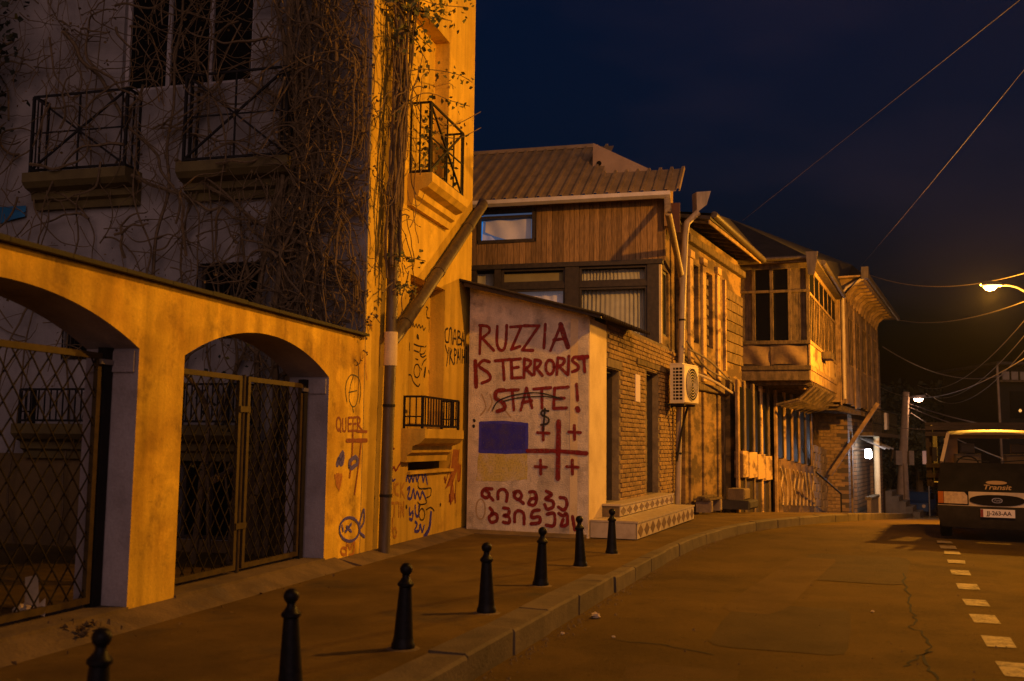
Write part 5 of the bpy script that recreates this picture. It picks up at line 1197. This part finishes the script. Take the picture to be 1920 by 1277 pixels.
spray([(745, 140), (790, 130), (850, 140), (875, 155)], -.22, 40, .05, lf2, .08); spray([(735, 215), (790, 175), (840, 190), (870, 200)], -.3, 34, .05, lf2, .08)
spray([(735, 480), (760, 482), (790, 490)], -.25, 30, .04, lf2, .08); spray([(735, 545), (755, 535), (770, 552)], -.25, 34, .045, lf2, .075); spray([(700, 590), (712, 610)], -.1, 8, .03, lf, .06)
spray([(800, 200), (840, 235), (895, 210)], -.3, 16, .03, lf, .06); spray([(800, 240), (850, 260), (895, 240)], -.3, 16, .04, lf2, .07)
for i in range(90): # greenery hanging in the balcony
    leaf(lf2, A.w(random.uniform(5.4, 6.7), -.15 + random.gauss(0, .06), 5.75 + random.gauss(0, .22) - .1), random.uniform(.05, .10))
for i in range(40): leaf(lf2, A.w(5.38 + random.random() * .15, -.1 - random.random() * .15, random.uniform(5.3, 6.2)), random.uniform(.05, .09))
tw.build('twigs', 'vine_bark', v2, kind='stuff'); lf.build('dry_leaves', 'dead_leaf', v2, kind='stuff'); lf2.build('leaves', 'vine_leaf', v2, kind='stuff')
# dark evergreen at the courtyard's far side
cy = thing('evergreen_shrub', 'dark evergreen hanging over the courtyard wall end', 'tree', D, loc=D.w(-6.3, -.8, 0))
MB(D).tube([(-6.3, -.8, 0), (-6.2, -.75, 3), (-6.1, -.7, 6.5)], [.12, .09, .04], 8).build('trunk', 'vine_bark', cy, True)
lf = MB()
for i in range(2600):
    z = random.uniform(4.6, 8.9); c = -5.85 + .15 * math.sin(z * 2.1); w_ = .38 + .25 * math.sin(z * 1.3 + 1) ** 2 + (z - 5) * .05
    leaf(lf, D.w(c + random.gauss(0, w_ * .5), -.7 + random.gauss(0, .25), z), random.uniform(.06, .13))
lf.build('crown', 'dark_leaf', cy, kind='stuff')
tp_ = MB(D).grid(lambda u, v: (-6.2 + 1.02 * u, -.04 - .02 * math.sin(9 * u) * (1 - v), 4.35 + .33 * v + .17 * u * (1 - v)), 10, 4).build('tarpaulin', 'blue_tarp', label='faded blue tarpaulin fixed to the courtyard wall below a balcony', cat='tarpaulin')

sh = thing('bare_shrub', 'leaning bare shrub with tied branches behind the twin-leaf gate', 'shrub', A, loc=A.w(2.0, 1.2, 0))
for q, yy in ((((480, 930), (520, 800), (570, 690)), 1.0), (((430, 1070), (455, 930), (545, 780)), 1.2), (((360, 1080), (385, 900), (400, 760), (330, 660)), 1.6), (((500, 1080), (520, 940), (470, 720)), 1.4), (((400, 900), (440, 880), (470, 840)), 1.3)):
    pts = catmull([(A.h(*k, yy)[0], yy + .05 * i, A.h(*k, yy)[1]) for i, k in enumerate(q)], 6); n = len(pts)
    MB(A).tube(pts, [.045 * (1 - .6 * i / n) for i in range(n)], 7).build('limb', 'vine_bark', sh, True)
for q in ((440, 1010), (475, 935), (520, 925)):
    x_, z_ = A.h(*q, 1.05); MB(A).lathe([(.05, -.06), (.06, 0), (.05, .06)], 8, (x_, 1.05, z_)).build('tie', 'dead_leaf', sh)
lm = MB()
for i in range(160): 
    x_, z_ = A.h(random.uniform(350, 600), random.uniform(640, 900), 1.3); leaf(lm, A.w(x_, 1.3 + random.gauss(0, .3), z_), random.uniform(.03, .07))
lm.build('dry_leaves', 'dark_leaf', sh, kind='stuff')
# ================================================================== painted writing
def pnt(fr, items, ox, oy, sc, w, m, name, parent, y=-.003, lab=None, step=.0001):
    mb = MB(fr); yy = y
    for it in items:
        ww = w
        if isinstance(it, tuple) and isinstance(it[0], list): it, ww = it
        q = [fr.h(ox + a / sc, oy + b / sc, y) for a, b in it]
        pts = [Vector(p) for p in catmull([(a, b) for a, b in q], 6)] if len(q) > 2 else [Vector(p) for p in q]
        if len(pts) == 2: pts = [pts[0].lerp(pts[1], i / 5) for i in range(6)]
        vs = []; n = len(pts)
        for i, p in enumerate(pts):
            d = pts[min(i + 1, n - 1)] - pts[max(i - 1, 0)]; d = d.normalized() if d.length > 1e-6 else Vector((1, 0)); nn = Vector((-d.y, d.x)); hw = ww / 2 * random.uniform(.86, 1.12)
            for s in (1, -1): e = p + nn * hw * s; vs.append((e.x, yy, e.y))
        mb.add(vs, [(2 * i, 2 * i + 1, 2 * i + 3, 2 * i + 2) for i in range(n - 1)])
        for p, d in ((pts[0], pts[0] - pts[min(1, n - 1)]), (pts[-1], pts[-1] - pts[max(n - 2, 0)])):
            a0 = math.atan2(d.y, d.x) if d.length > 1e-6 else 0
            ar = [(p.x + ww / 2 * math.cos(a0 + t), yy, p.y + ww / 2 * math.sin(a0 + t)) for t in [-1.57 + k * .5236 for k in range(7)]]
            mb.add(ar, [tuple(range(7))])
        yy -= step
    o = mb.build(name, m, parent)
    if lab: o['label'] = lab
    return o
def fill(fr, poly, ox, oy, sc, m, name, parent, y=-.003, lab=None):
    q0 = [Vector(fr.h(ox + a / sc, oy + b / sc, y)) for a, b in poly]; q = []
    for a, b in zip(q0, q0[1:] + q0[:1]):
        for k in range(9): q.append(tuple(a.lerp(b, k / 9) + Vector((random.uniform(-.009, .009), random.uniform(-.009, .009)))))
    o = MB(fr).add([(a, y, b) for a, b in q], [tuple(range(len(q)))]).build(name, m, parent)
    if lab: o['label'] = lab
    return o
def ell(cx, cy, rx, ry, n=12): return [(cx + rx * math.cos(2 * math.pi * k / n), cy + ry * math.sin(2 * math.pi * k / n)) for k in range(n + 1)]
SL = [[(105, 232), (103, 300), (101, 365)], [(100, 230), (140, 236), (146, 262), (110, 292)], [(112, 290), (138, 318), (168, 350)],
      [(185, 235), (183, 310), (195, 345), (215, 346), (226, 310), (230, 230)], [(248, 238), (300, 234)], [(300, 234), (252, 345)], [(252, 345), (293, 331)],
      [(312, 232), (385, 232)], [(385, 232), (305, 348)], [(305, 348), (356, 350)], [(415, 225), (408, 338)], [(440, 350), (490, 226)], ([(488, 226), (505, 280), (523, 333)], .085), [(455, 300), (512, 293)],
      ([(80, 402), (82, 460), (84, 523)], .075), [(148, 405), (118, 398), (98, 425), (142, 458), (150, 488), (112, 506)], [(175, 400), (246, 393)], [(212, 398), (218, 490)],
      [(252, 395), (255, 480)], [(252, 395), (296, 390)], [(253, 435), (286, 430)], [(253, 482), (300, 480)], [(315, 390), (313, 480)], [(315, 390), (345, 402), (338, 425), (318, 436)], [(320, 436), (352, 468)],
      [(365, 395), (362, 465)], [(365, 395), (392, 402), (385, 425), (368, 433)], [(370, 433), (401, 470)], ell(437, 430, 20, 34), [(475, 385), (470, 465)], [(475, 385), (506, 392), (500, 415), (478, 426)], [(480, 426), (522, 466)],
      [(528, 378), (524, 465)], [(582, 380), (552, 384), (547, 402), (570, 420), (571, 440), (545, 452)], ([(575, 386), (615, 381)], .08), [(600, 384), (604, 452)],
      ([(216, 540), (182, 546), (178, 578), (212, 600), (220, 628), (186, 641)], .07), [(225, 541), (286, 538)], [(257, 541), (265, 635)], [(298, 635), (325, 530)], [(325, 530), (352, 624)], [(305, 600), (350, 591)],
      [(360, 535), (441, 528)], [(398, 533), (400, 625)], [(460, 530), (455, 626)], [(460, 530), (525, 525)], [(457, 580), (506, 578)], [(455, 628), (517, 625)], [(565, 512), (570, 588)], ([(569, 628), (572, 636)], .085)]
pnt(Wf, SL, 860, 520, 2.553, .052, 'paint_red', 'painted_slogan', awall, lab='dark red capitals reading RUZZIA IS TERRORIST STATE!')
GE = [[(160, 1013), (122, 1014), (112, 1042), (133, 1056), (147, 1036), (130, 1022)], [(146, 1046), (164, 1066)], [(188, 1060), (190, 1026), (213, 1014), (232, 1034), (229, 1072)], [(264, 1030), (288, 1024), (302, 1047), (284, 1064), (266, 1048), (272, 1034)], [(288, 1064), (310, 1082)],
      [(340, 1028), (364, 1028), (373, 1060), (362, 1090), (336, 1084), (346, 1062), (366, 1058)], [(420, 1024), (445, 1040), (416, 1060), (450, 1072), (452, 1098), (424, 1110), (412, 1088)], [(486, 1054), (512, 1060), (518, 1092), (502, 1114), (478, 1100)],
      [(150, 1104), (166, 1128), (146, 1148), (155, 1172), (182, 1164), (182, 1136), (158, 1130)], [(215, 1104), (240, 1110), (238, 1134), (216, 1140), (242, 1150), (240, 1176), (214, 1172)], [(268, 1170), (270, 1130), (290, 1117), (312, 1134), (313, 1180)],
      [(386, 1114), (356, 1120), (350, 1150), (386, 1146), (386, 1174), (347, 1180)], [(424, 1134), (455, 1130), (461, 1164), (452, 1190), (420, 1186)], [(480, 1130), (500, 1142), (516, 1130), (520, 1180), (492, 1190), (500, 1160)], [(545, 1146), (556, 1208)]]
pnt(Wf, GE, 860, 520, 2.553, .056, 'paint_red', 'painted_georgian_lines', awall, y=-.0035, lab='two lines of dark red Georgian handwriting near the foot of the wall')
fb_ = fill(Wf, [(104, 697), (215, 693), (328, 703), (326, 834), (210, 838), (102, 833)], 860, 520, 2.553, 'paint_flag_blue', 'painted_flag_blue', awall, y=-.002, lab='blue upper half of a painted flag')
fill(Wf, [(95, 840), (205, 843), (330, 838), (328, 968), (200, 978), (84, 975)], 860, 520, 2.553, 'paint_flag_yellow', 'painted_flag_yellow', awall, y=-.002, lab='faded yellow lower half of a painted flag')
pnt(Wf, [([(104, 697), (215, 694), (327, 704)], .05), ([(327, 704), (326, 834)], .05), ([(326, 834), (210, 836), (102, 832)], .06), ([(102, 832), (104, 697)], .05)], 860, 520, 2.553, .05, 'paint_blue', 'painted_flag_border', awall, y=-.0035)
CR_ = [([(479, 692), (477, 830), (475, 962)], .085), ([(330, 831), (470, 832), (612, 843)], .07)]
for cx, cyy in ((405, 745), (555, 742), (393, 908), (545, 908)): CR_ += [([(cx - 28, cyy - 2), (cx + 28, cyy + 1)], .048), ([(cx - 1, cyy - 33), (cx, cyy + 33)], .052)]
pnt(Wf, CR_, 860, 520, 2.553, .06, 'paint_red', 'painted_cross', awall, y=-.0095, lab='large red cross with four small crosses')
pnt(Wf, [[(160, 640), (190, 592), (270, 563), (380, 553), (490, 580)], [(215, 592), (300, 575), (420, 571), (496, 582)]], 860, 520, 2.553, .022, 'paint_black', 'black_arcs', awall, y=-.011)
pnt(Wf, [[(430, 640), (402, 638), (397, 658), (428, 674), (427, 698), (394, 706)], [(413, 628), (405, 732)]], 860, 520, 2.553, .034, 'paint_black', 'dollar_sign', awall, y=-.0125)
pnt(Wf, [([(74, 684), (75, 687)], .05), ([(71, 711), (72, 714)], .05)], 860, 520, 2.553, .05, 'paint_black', 'black_dots', awall, y=-.003)
sm = [[(80 + random.uniform(0, 90), 900 + random.uniform(-350, 250)), (90 + random.uniform(0, 110), 930 + random.uniform(-350, 250))] for _ in range(10)]
pnt(Wf, [ell(105, 1110, 22, 48), [(110, 560), (130, 620), (105, 660)], [(225, 640), (250, 670)], [(150, 560), (160, 600), (140, 640)], [(340, 1060), (350, 1020), (365, 1050)]], 860, 520, 2.553, .025, 'paint_pale', 'faded_scrawl', awall, y=-.0025)
# street facade
K = (760, 560, 6.383)
pnt(A, [[(508, 357), (482, 375), (476, 440), (485, 512), (510, 522)], [(518, 520), (530, 365)], [(530, 365), (552, 364), (562, 545)], [(572, 540), (587, 385)], [(587, 385), (600, 387), (612, 545)], [(576, 478), (610, 480)], [(628, 385), (625, 550)], [(628, 387), (655, 402), (650, 450), (628, 465)], [(630, 466), (666, 484), (668, 538), (625, 552)], [(672, 560), (689, 405)], [(689, 405), (702, 560)], [(676, 502), (702, 502)],
        [(478, 560), (502, 645)], [(520, 590), (508, 690), (494, 800)], [(535, 600), (530, 780)], [(556, 610), (535, 690)], [(536, 690), (576, 785)], [(588, 600), (590, 780)], [(588, 602), (610, 620), (606, 668), (590, 682)], [(618, 770), (631, 610)], [(631, 610), (646, 725)], [(622, 700), (646, 702)], [(662, 600), (666, 765)], [(684, 612), (684, 765)], [(684, 700), (706, 700)], [(706, 620), (709, 765)], [(731, 635), (731, 765)], ([(726, 588), (729, 592)], .06)], *K, .034, 'paint_black', 'painted_words', swall, lab='black hand-painted Cyrillic words in two rows')
K = (600, 760, 4.257)
pnt(A, [ell(150, 150, 18, 52), [(150, 188), (168, 210)], [(182, 108), (183, 192), (198, 208), (207, 188), (207, 106)], [(226, 100), (226, 205)], [(226, 101), (254, 97)], [(227, 150), (250, 148)], [(226, 205), (255, 203)], [(264, 98), (264, 204)], [(264, 99), (290, 95)], [(265, 149), (287, 147)], [(264, 204), (292, 202)], [(299, 92), (300, 204)], [(299, 92), (320, 108), (316, 138), (300, 150)], [(302, 150), (340, 206)]], *K, .030, 'paint_maroon', 'painted_word', cwall if False else swall, lab='maroon painted word QUEER')
pnt(A, [([(215, 282), (375, 280)], .05), ([(300, 208), (374, 210)], .035), ([(264, 215), (258, 380), (238, 572)], .04), ([(330, 290), (312, 450), (277, 708)], .035)], *K, .04, 'paint_maroon', 'painted_strokes', swall, y=-.006)
pnt(A, [ell(237, 990, 79, 94), [(312, 960), (350, 832), (352, 930), (316, 1000), (356, 1050)], [(178, 962), (186, 1000)], [(206, 1008), (250, 948)], [(214, 966), (250, 1008)]], *K, .036, 'paint_blue', 'painted_fish', swall, y=-.008, lab='blue painted fish outline')
pnt(A, [[(140, 466), (182, 385), (178, 458), (150, 436)]], *K, .085, 'paint_blue', 'painted_blot', swall, y=-.004)
pnt(A, [[(236, 488), (242, 442), (288, 414), (300, 460), (256, 500), (240, 490)]], *K, .055, 'paint_blue', 'painted_blot', swall, y=-.008)
fill(A, [(114, 552), (146, 540), (180, 546), (172, 620), (154, 690), (128, 640)], *K, 'paint_rust', 'painted_heart', swall, y=-.004)
pnt(A, [ell(190, 1165, 22, 28), [(214, 1100), (210, 1196)], [(226, 1112), (242, 1146), (274, 1084), (266, 1180), (236, 1196)]], *K, .036, 'paint_rust', 'painted_initials', swall, y=-.004)
pnt(A, [[(566, 625), (570, 700), (583, 718), (592, 622)], [(628, 625), (604, 640), (602, 700), (628, 716)], [(645, 625), (645, 725)], [(672, 625), (648, 675)], [(648, 675), (676, 735)], [(572, 782), (620, 778)], [(596, 780), (592, 885)], [(630, 780), (629, 885)], [(646, 885), (646, 780)], [(646, 780), (668, 882)], [(668, 882), (668, 772)], [(580, 905), (578, 1000)], ell(597, 1015, 13, 36)], *K, .04, 'paint_fade', 'faded_letters', swall, y=-.004, lab='faded orange capital letters beside the downpipe')
pnt(A, [[(566, 346), (592, 345)], [(568, 492), (576, 522), (590, 492), (606, 522), (624, 492), (642, 462)]], *K, .03, 'paint_maroon', 'red_scribble', swall, y=-.004)
pnt(A, [[(690, 600), (700, 560), (715, 610), (731, 565), (745, 610), (760, 540), (775, 605), (790, 560), (812, 538), (825, 610), (840, 545), (856, 625)], [(700, 668), (718, 658), (702, 735), (728, 742), (738, 700), (748, 670), (760, 745), (776, 690), (800, 748), (816, 690), (842, 742)], [(716, 820), (716, 872), (742, 850), (736, 912), (716, 905)], [(760, 800), (765, 872), (786, 880), (790, 800)], [(760, 930), (776, 950), (756, 1002), (790, 1000), (800, 950), (816, 1010), (832, 960)], ([(886, 862), (872, 980), (832, 1052)], .085), ([(568, 540), (580, 600), (600, 590)], .03)], *K, .044, 'paint_blue', 'blue_scrawl', swall, y=-.004, lab='rows of blue handwriting below the low balcony')
pnt(A, [[(785, 612), (790, 660), (846, 664), (886, 662), (882, 720), (846, 742), (850, 780), (800, 790), (780, 770)], ell(815, 870, 22, 46), [(850, 832), (886, 814), (912, 842)], [(800, 800), (790, 840)]], *K, .02, 'paint_black', 'black_curls', swall, y=-.008)
fill(A, [(1062, 352), (1108, 352), (1100, 450), (1126, 480), (1118, 600), (1096, 602), (1094, 520), (1080, 560), (1062, 620), (1078, 740), (1046, 780), (1034, 770), (1042, 640), (1008, 660), (1040, 540), (1052, 440)], *K, 'paint_rust', 'red_figure', swall, y=-.003)
pnt(A, [[(1048, 360), (1040, 470), (1008, 600)], [(1112, 355), (1104, 450)], [(1126, 470), (1118, 590), (1104, 606)], [(1050, 560), (1004, 662)], [(1060, 600), (1030, 770)], [(1086, 600), (1078, 760)], ([(996, 580), (1002, 610)], .06), ([(1034, 720), (1044, 780)], .06), ([(1076, 715), (1080, 770)], .06)], *K, .024, 'paint_maroon', 'figure_outline', swall, y=-.005)
pnt(A, [([(690, 806), (692, 812)], .05), ([(962, 790), (963, 796)], .05)], *K, .05, 'paint_black', 'drill_holes', swall, y=-.008)
K = (600, 440, 3.547)
pnt(A, [[(180, 1112), (170, 1020), (190, 952), (220, 932), (260, 960), (272, 1040), (262, 1120)], [(192, 1050), (245, 1037)], [(226, 936), (205, 1000), (195, 1090), (215, 1142), (241, 1130), (256, 1060)], [(216, 1145), (224, 1180)]], *K, .016, 'paint_black', 'head_outline', swall, y=-.004, lab='thin black outline drawing of a hooded head')
pnt(A, [([(300, 810), (305, 880), (312, 960)], .04), ([(330, 560), (345, 620)], .04)], *K, .04, 'paint_fade', 'damp_streaks', swall, y=-.003)
K = (760, 560, 6.383); ny = .236
pnt(A, [[(85, 330), (95, 300), (110, 340), (130, 305), (145, 345), (165, 310), (185, 350), (205, 325), (220, 375), (240, 350)], ([(145, 450), (155, 465)], .07), [(105, 545), (160, 565), (220, 575)], [(250, 565), (235, 580)], [(105, 620), (160, 640)], [(185, 590), (175, 660), (225, 655), (240, 620)], [(180, 680), (210, 700), (245, 680)], [(125, 720), (150, 730)], ell(140, 865, 36, 80), ([(240, 835), (228, 925)], .06), [(285, 240), (285, 400)], [(250, 100), (270, 110), (255, 160), (262, 225), (290, 230)], [(40, 910), (70, 920), (100, 1000), (150, 1050), (175, 1020)], [(280, 860), (300, 1000), (305, 1125)], ([(320, 610), (318, 680)], .05), ([(310, 770), (345, 780), (380, 775)], .06), ([(310, 870), (330, 900)], .05), ([(320, 950), (335, 955)], .06), ([(45, 540), (45, 605)], .05), ([(320, 1080), (325, 1085)], .05), [(185, 830), (195, 850)], [(200, 800), (215, 760), (250, 720)]], *K, .022, 'paint_black', 'niche_scrawl', swall, y=ny, lab='black scribbles inside the lower blind niche')

# ================================================================== litter
def crumple(name, label, c, s, m, sx=1, sy=1, sz=1):
    mb = MB(); n = 7; vs = []
    for j in range(n + 1):
        for k in range(10):
            a = 2 * math.pi * k / 10; b = math.pi * j / n; r_ = s * random.uniform(.6, 1.25)
            vs.append((c[0] + sx * r_ * math.sin(b) * math.cos(a), c[1] + sy * r_ * math.sin(b) * math.sin(a), max(c[2] - s * .5 * sz, c[2] + sz * r_ * math.cos(b))))
    mb.add(vs, [(j * 10 + k, j * 10 + (k + 1) % 10, (j + 1) * 10 + (k + 1) % 10, (j + 1) * 10 + k) for j in range(n) for k in range(10)])
    return setp(mb.build(name, m), label, 'litter')
q = gpt(48, 1158, .115); mbx = crumple('crumpled_paper', 'torn pale paper bag lying at the gate threshold', (q.x, q.y, .16), .085, 'paper', 1.1, .7, .7)
qb = MB(); qb.add([(q.x - .02, q.y + .02, .15), (q.x + .10, q.y, .15), (q.x + .05, q.y + .05, .42), (q.x - .05, q.y + .06, .40)], [(0, 1, 2, 3)]).add([(q.x + .02, q.y + .02, .15), (q.x + .16, q.y - .04, .13), (q.x + .14, q.y, .26)], [(0, 1, 2)]).build('torn_flap', 'paper', mbx)
lfp = MB()
for i in range(90):
    g_ = gpt(140 + random.gauss(0, 22), 1186 + random.gauss(0, 5), .03); leaf(lfp, (g_.x, g_.y, .03 + random.random() * .05), random.uniform(.04, .09))
for i in range(26):
    g_ = gpt(random.uniform(0, 640), 0, .02) if False else A.w(random.uniform(-4, 3), -.45 + random.gauss(0, .2), .01); leaf(lfp, (g_.x, g_.y, .012 + random.random() * .02), random.uniform(.02, .05))
setp(lfp.build('leaf_litter', 'dead_leaf'), 'dry brown leaves heaped on the pavement by the wall', 'leaves', kind='stuff')
for px_, py_, s in ((1117, 1159, .05), (1055, 1190, .02), (1636, 1148, .018), (1150, 1196, .016)):
    g_ = gpt(px_, py_, -CURB); crumple('litter_scrap', {1117: 'crumpled leaf by the kerb foot', 1055: 'small white scrap lying in the gutter', 1636: 'tiny pale scrap in the middle of the road', 1150: 'tiny pale chip near the road edge'}[px_], (g_.x, g_.y, -CURB + s * .45), s, 'paper', 1, 1, .6)

# ================================================================== dark distance: trees, house, car, sign
def far_tree(label, px, Y, h, w, seed):
    rr = random.Random(seed); b = at(px, 960, Y); b.z = gz(Y) - .3
    t = thing('tree', label, 'tree', loc=b, group='dark trees down the street')
    MB().tube([b, b + Vector((rr.uniform(-.3, .3), 0, h * .4)), b + Vector((rr.uniform(-.6, .6), 0, h * .75))], [.3, .2, .08], 8).build('trunk', 'vine_bark', t, True)
    lobes = [(b + Vector((rr.gauss(0, w * .32), rr.gauss(0, w * .3), h * rr.uniform(.35, .9))), w * rr.uniform(.18, .36)) for _ in range(14)]
    for c, r_ in lobes[:7]: MB().tube([b + Vector((0, 0, h * .4)), b.lerp(c, .6) + Vector((0, 0, h * .15)), c], [.12, .07, .03], 6).build('limb', 'vine_bark', t)
    lm = MB()
    for c, r_ in lobes:
        for _ in range(230):
            d = Vector((rr.gauss(0, 1), rr.gauss(0, 1), rr.gauss(0, 1))).normalized() * r_ * rr.random() ** .4; leaf(lm, c + d, rr.uniform(.22, .5))
    lm.build('crown', 'dark_leaf', t, kind='stuff')
far_tree('dark tree behind the far utility pole', 1690, 72, 9, 5, 1); far_tree('tall dark tree beyond the parked van rack', 1760, 80, 10.5, 6.5, 2)
far_tree('broad dark tree in front of the dark house', 1815, 76, 8.5, 7, 3); far_tree('low dark tree beside the stairs of the brick house', 1668, 62, 6, 3, 4); far_tree('dark tree behind the dark house roof', 1900, 95, 11, 8, 6)
far_tree('slim dark tree between the pole and the van', 1728, 66, 7, 3.6, 7)
hx = at(1932, 830, 62); hz0 = gz(62)
dh_ = thing('dark_house', 'unlit house with latticed upper balcony behind the van', 'house', loc=(hx.x, 62, hz0))
hx0_ = at(1876, 800, 62).x; ztb, zt1 = at(1890, 697, 62).z, at(1890, 712, 62).z
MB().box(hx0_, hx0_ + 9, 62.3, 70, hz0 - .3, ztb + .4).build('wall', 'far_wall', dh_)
MB().box(hx0_ - .3, hx0_ + 9.3, 61.6, 70.4, ztb + .42, ztb + .6).build('roof', 'old_roof', dh_)
for i in range(9): MB().box(hx0_ + .2 + i * .55, hx0_ + .62 + i * .55, 61.9, 62.0, zt1, ztb).build('balcony_panel', 'box_grey', dh_)
MB().box(hx0_, hx0_ + 9, 61.85, 62.29, zt1 - .14, zt1 - .02).build('balcony_floor', 'grey_timber', dh_)
for i in range(3): MB().box(hx0_ + .8 + i * 1.9, hx0_ + 1.8 + i * 1.9, 62.22, 62.28, zt1 - 2.4, zt1 - .7).build('window', 'dark_glass', dh_)
MB().tube([(hx0_ + .02, 61.9, hz0 - .3), (hx0_ - .12, 61.9, ztb + .4)], .07, 8).build('post', 'pole_concrete', dh_)
dlp = at(1913, 770, 61.8); MB().lathe([(.02, -.1), (.09, -.03), (.09, .03), (.02, .1)], 10, tuple(dlp)).build('porch_lamp', mat('porch_glow', (1, .7, .3), emit=(1, .5, .12), estr=.9), dh_, True)
cp = at(1715, 960, 63); cz = gz(63) - CURB
car = thing('parked_car', 'small dark blue car parked at the bottom of the street', 'car', loc=(cp.x, 63, cz))
Cf = Local((cp.x, 63, cz), R(-30))
MB(Cf).xprism([(-.1, .3), (3.9, .3), (3.95, .8), (3.0, .95), (2.5, 1.4), (1.2, 1.42), (.7, .95), (-.1, .8)], -.8, .8).build('body', 'car_blue', car)
MB(Cf).xprism([(.76, .97), (2.92, .97), (2.48, 1.36), (1.24, 1.38)], -.81, .81).build('side_glass', 'dark_glass', car)
for x in (-.75, .75):
    for y in (.65, 3.2):
        w_ = MB(Cf).lathe([(.2, -.09), (.3, -.09), (.3, .09), (.2, .09)], 16, (x, y, .3), 'x').build('wheel', 'rubber', car)
    MB(Cf).lathe([(.11, -.03), (.11, .01)], 12, (x * .75, -.11, .62), 'y').build('headlight', 'car_glow' if x < 0 else 'lens_clear', car)
sg = at(1740, 858, 46); sf = (sg.x, 46, gz(46) - .15)
sn = thing('street_sign', 'small pale rectangular street sign on a thin post', 'sign', loc=sf)
MB().tube([sf, (sg.x, 46, sg.z + .4)], .035, 8).build('post', 'lamp_metal', sn)
MB().box(sg.x - .28, sg.x + .28, 45.93, 45.96, sg.z - .3, sg.z + .3).build('sign_plate', 'notice', sn)

# ================================================================== night air round the lamps
hz = MB().box(-152, 152, -62, 242, -7.0, 13.5)
hm = bpy.data.materials.new('night_air'); hm.use_nodes = True; hn = hm.node_tree; hn.nodes.clear()
pv = hn.nodes.new('ShaderNodeVolumePrincipled'); pv.inputs['Density'].default_value = 0.00015; pv.inputs['Color'].default_value = (0.9, 0.88, 0.9, 1); pv.inputs['Anisotropy'].default_value = 0.55
ho = hn.nodes.new('ShaderNodeOutputMaterial'); hn.links.new(pv.outputs[0], ho.inputs['Volume']); MAT['night_air'] = hm
setp(hz.build('haze', 'night_air'), 'thin night haze filling the street', None, kind='stuff')
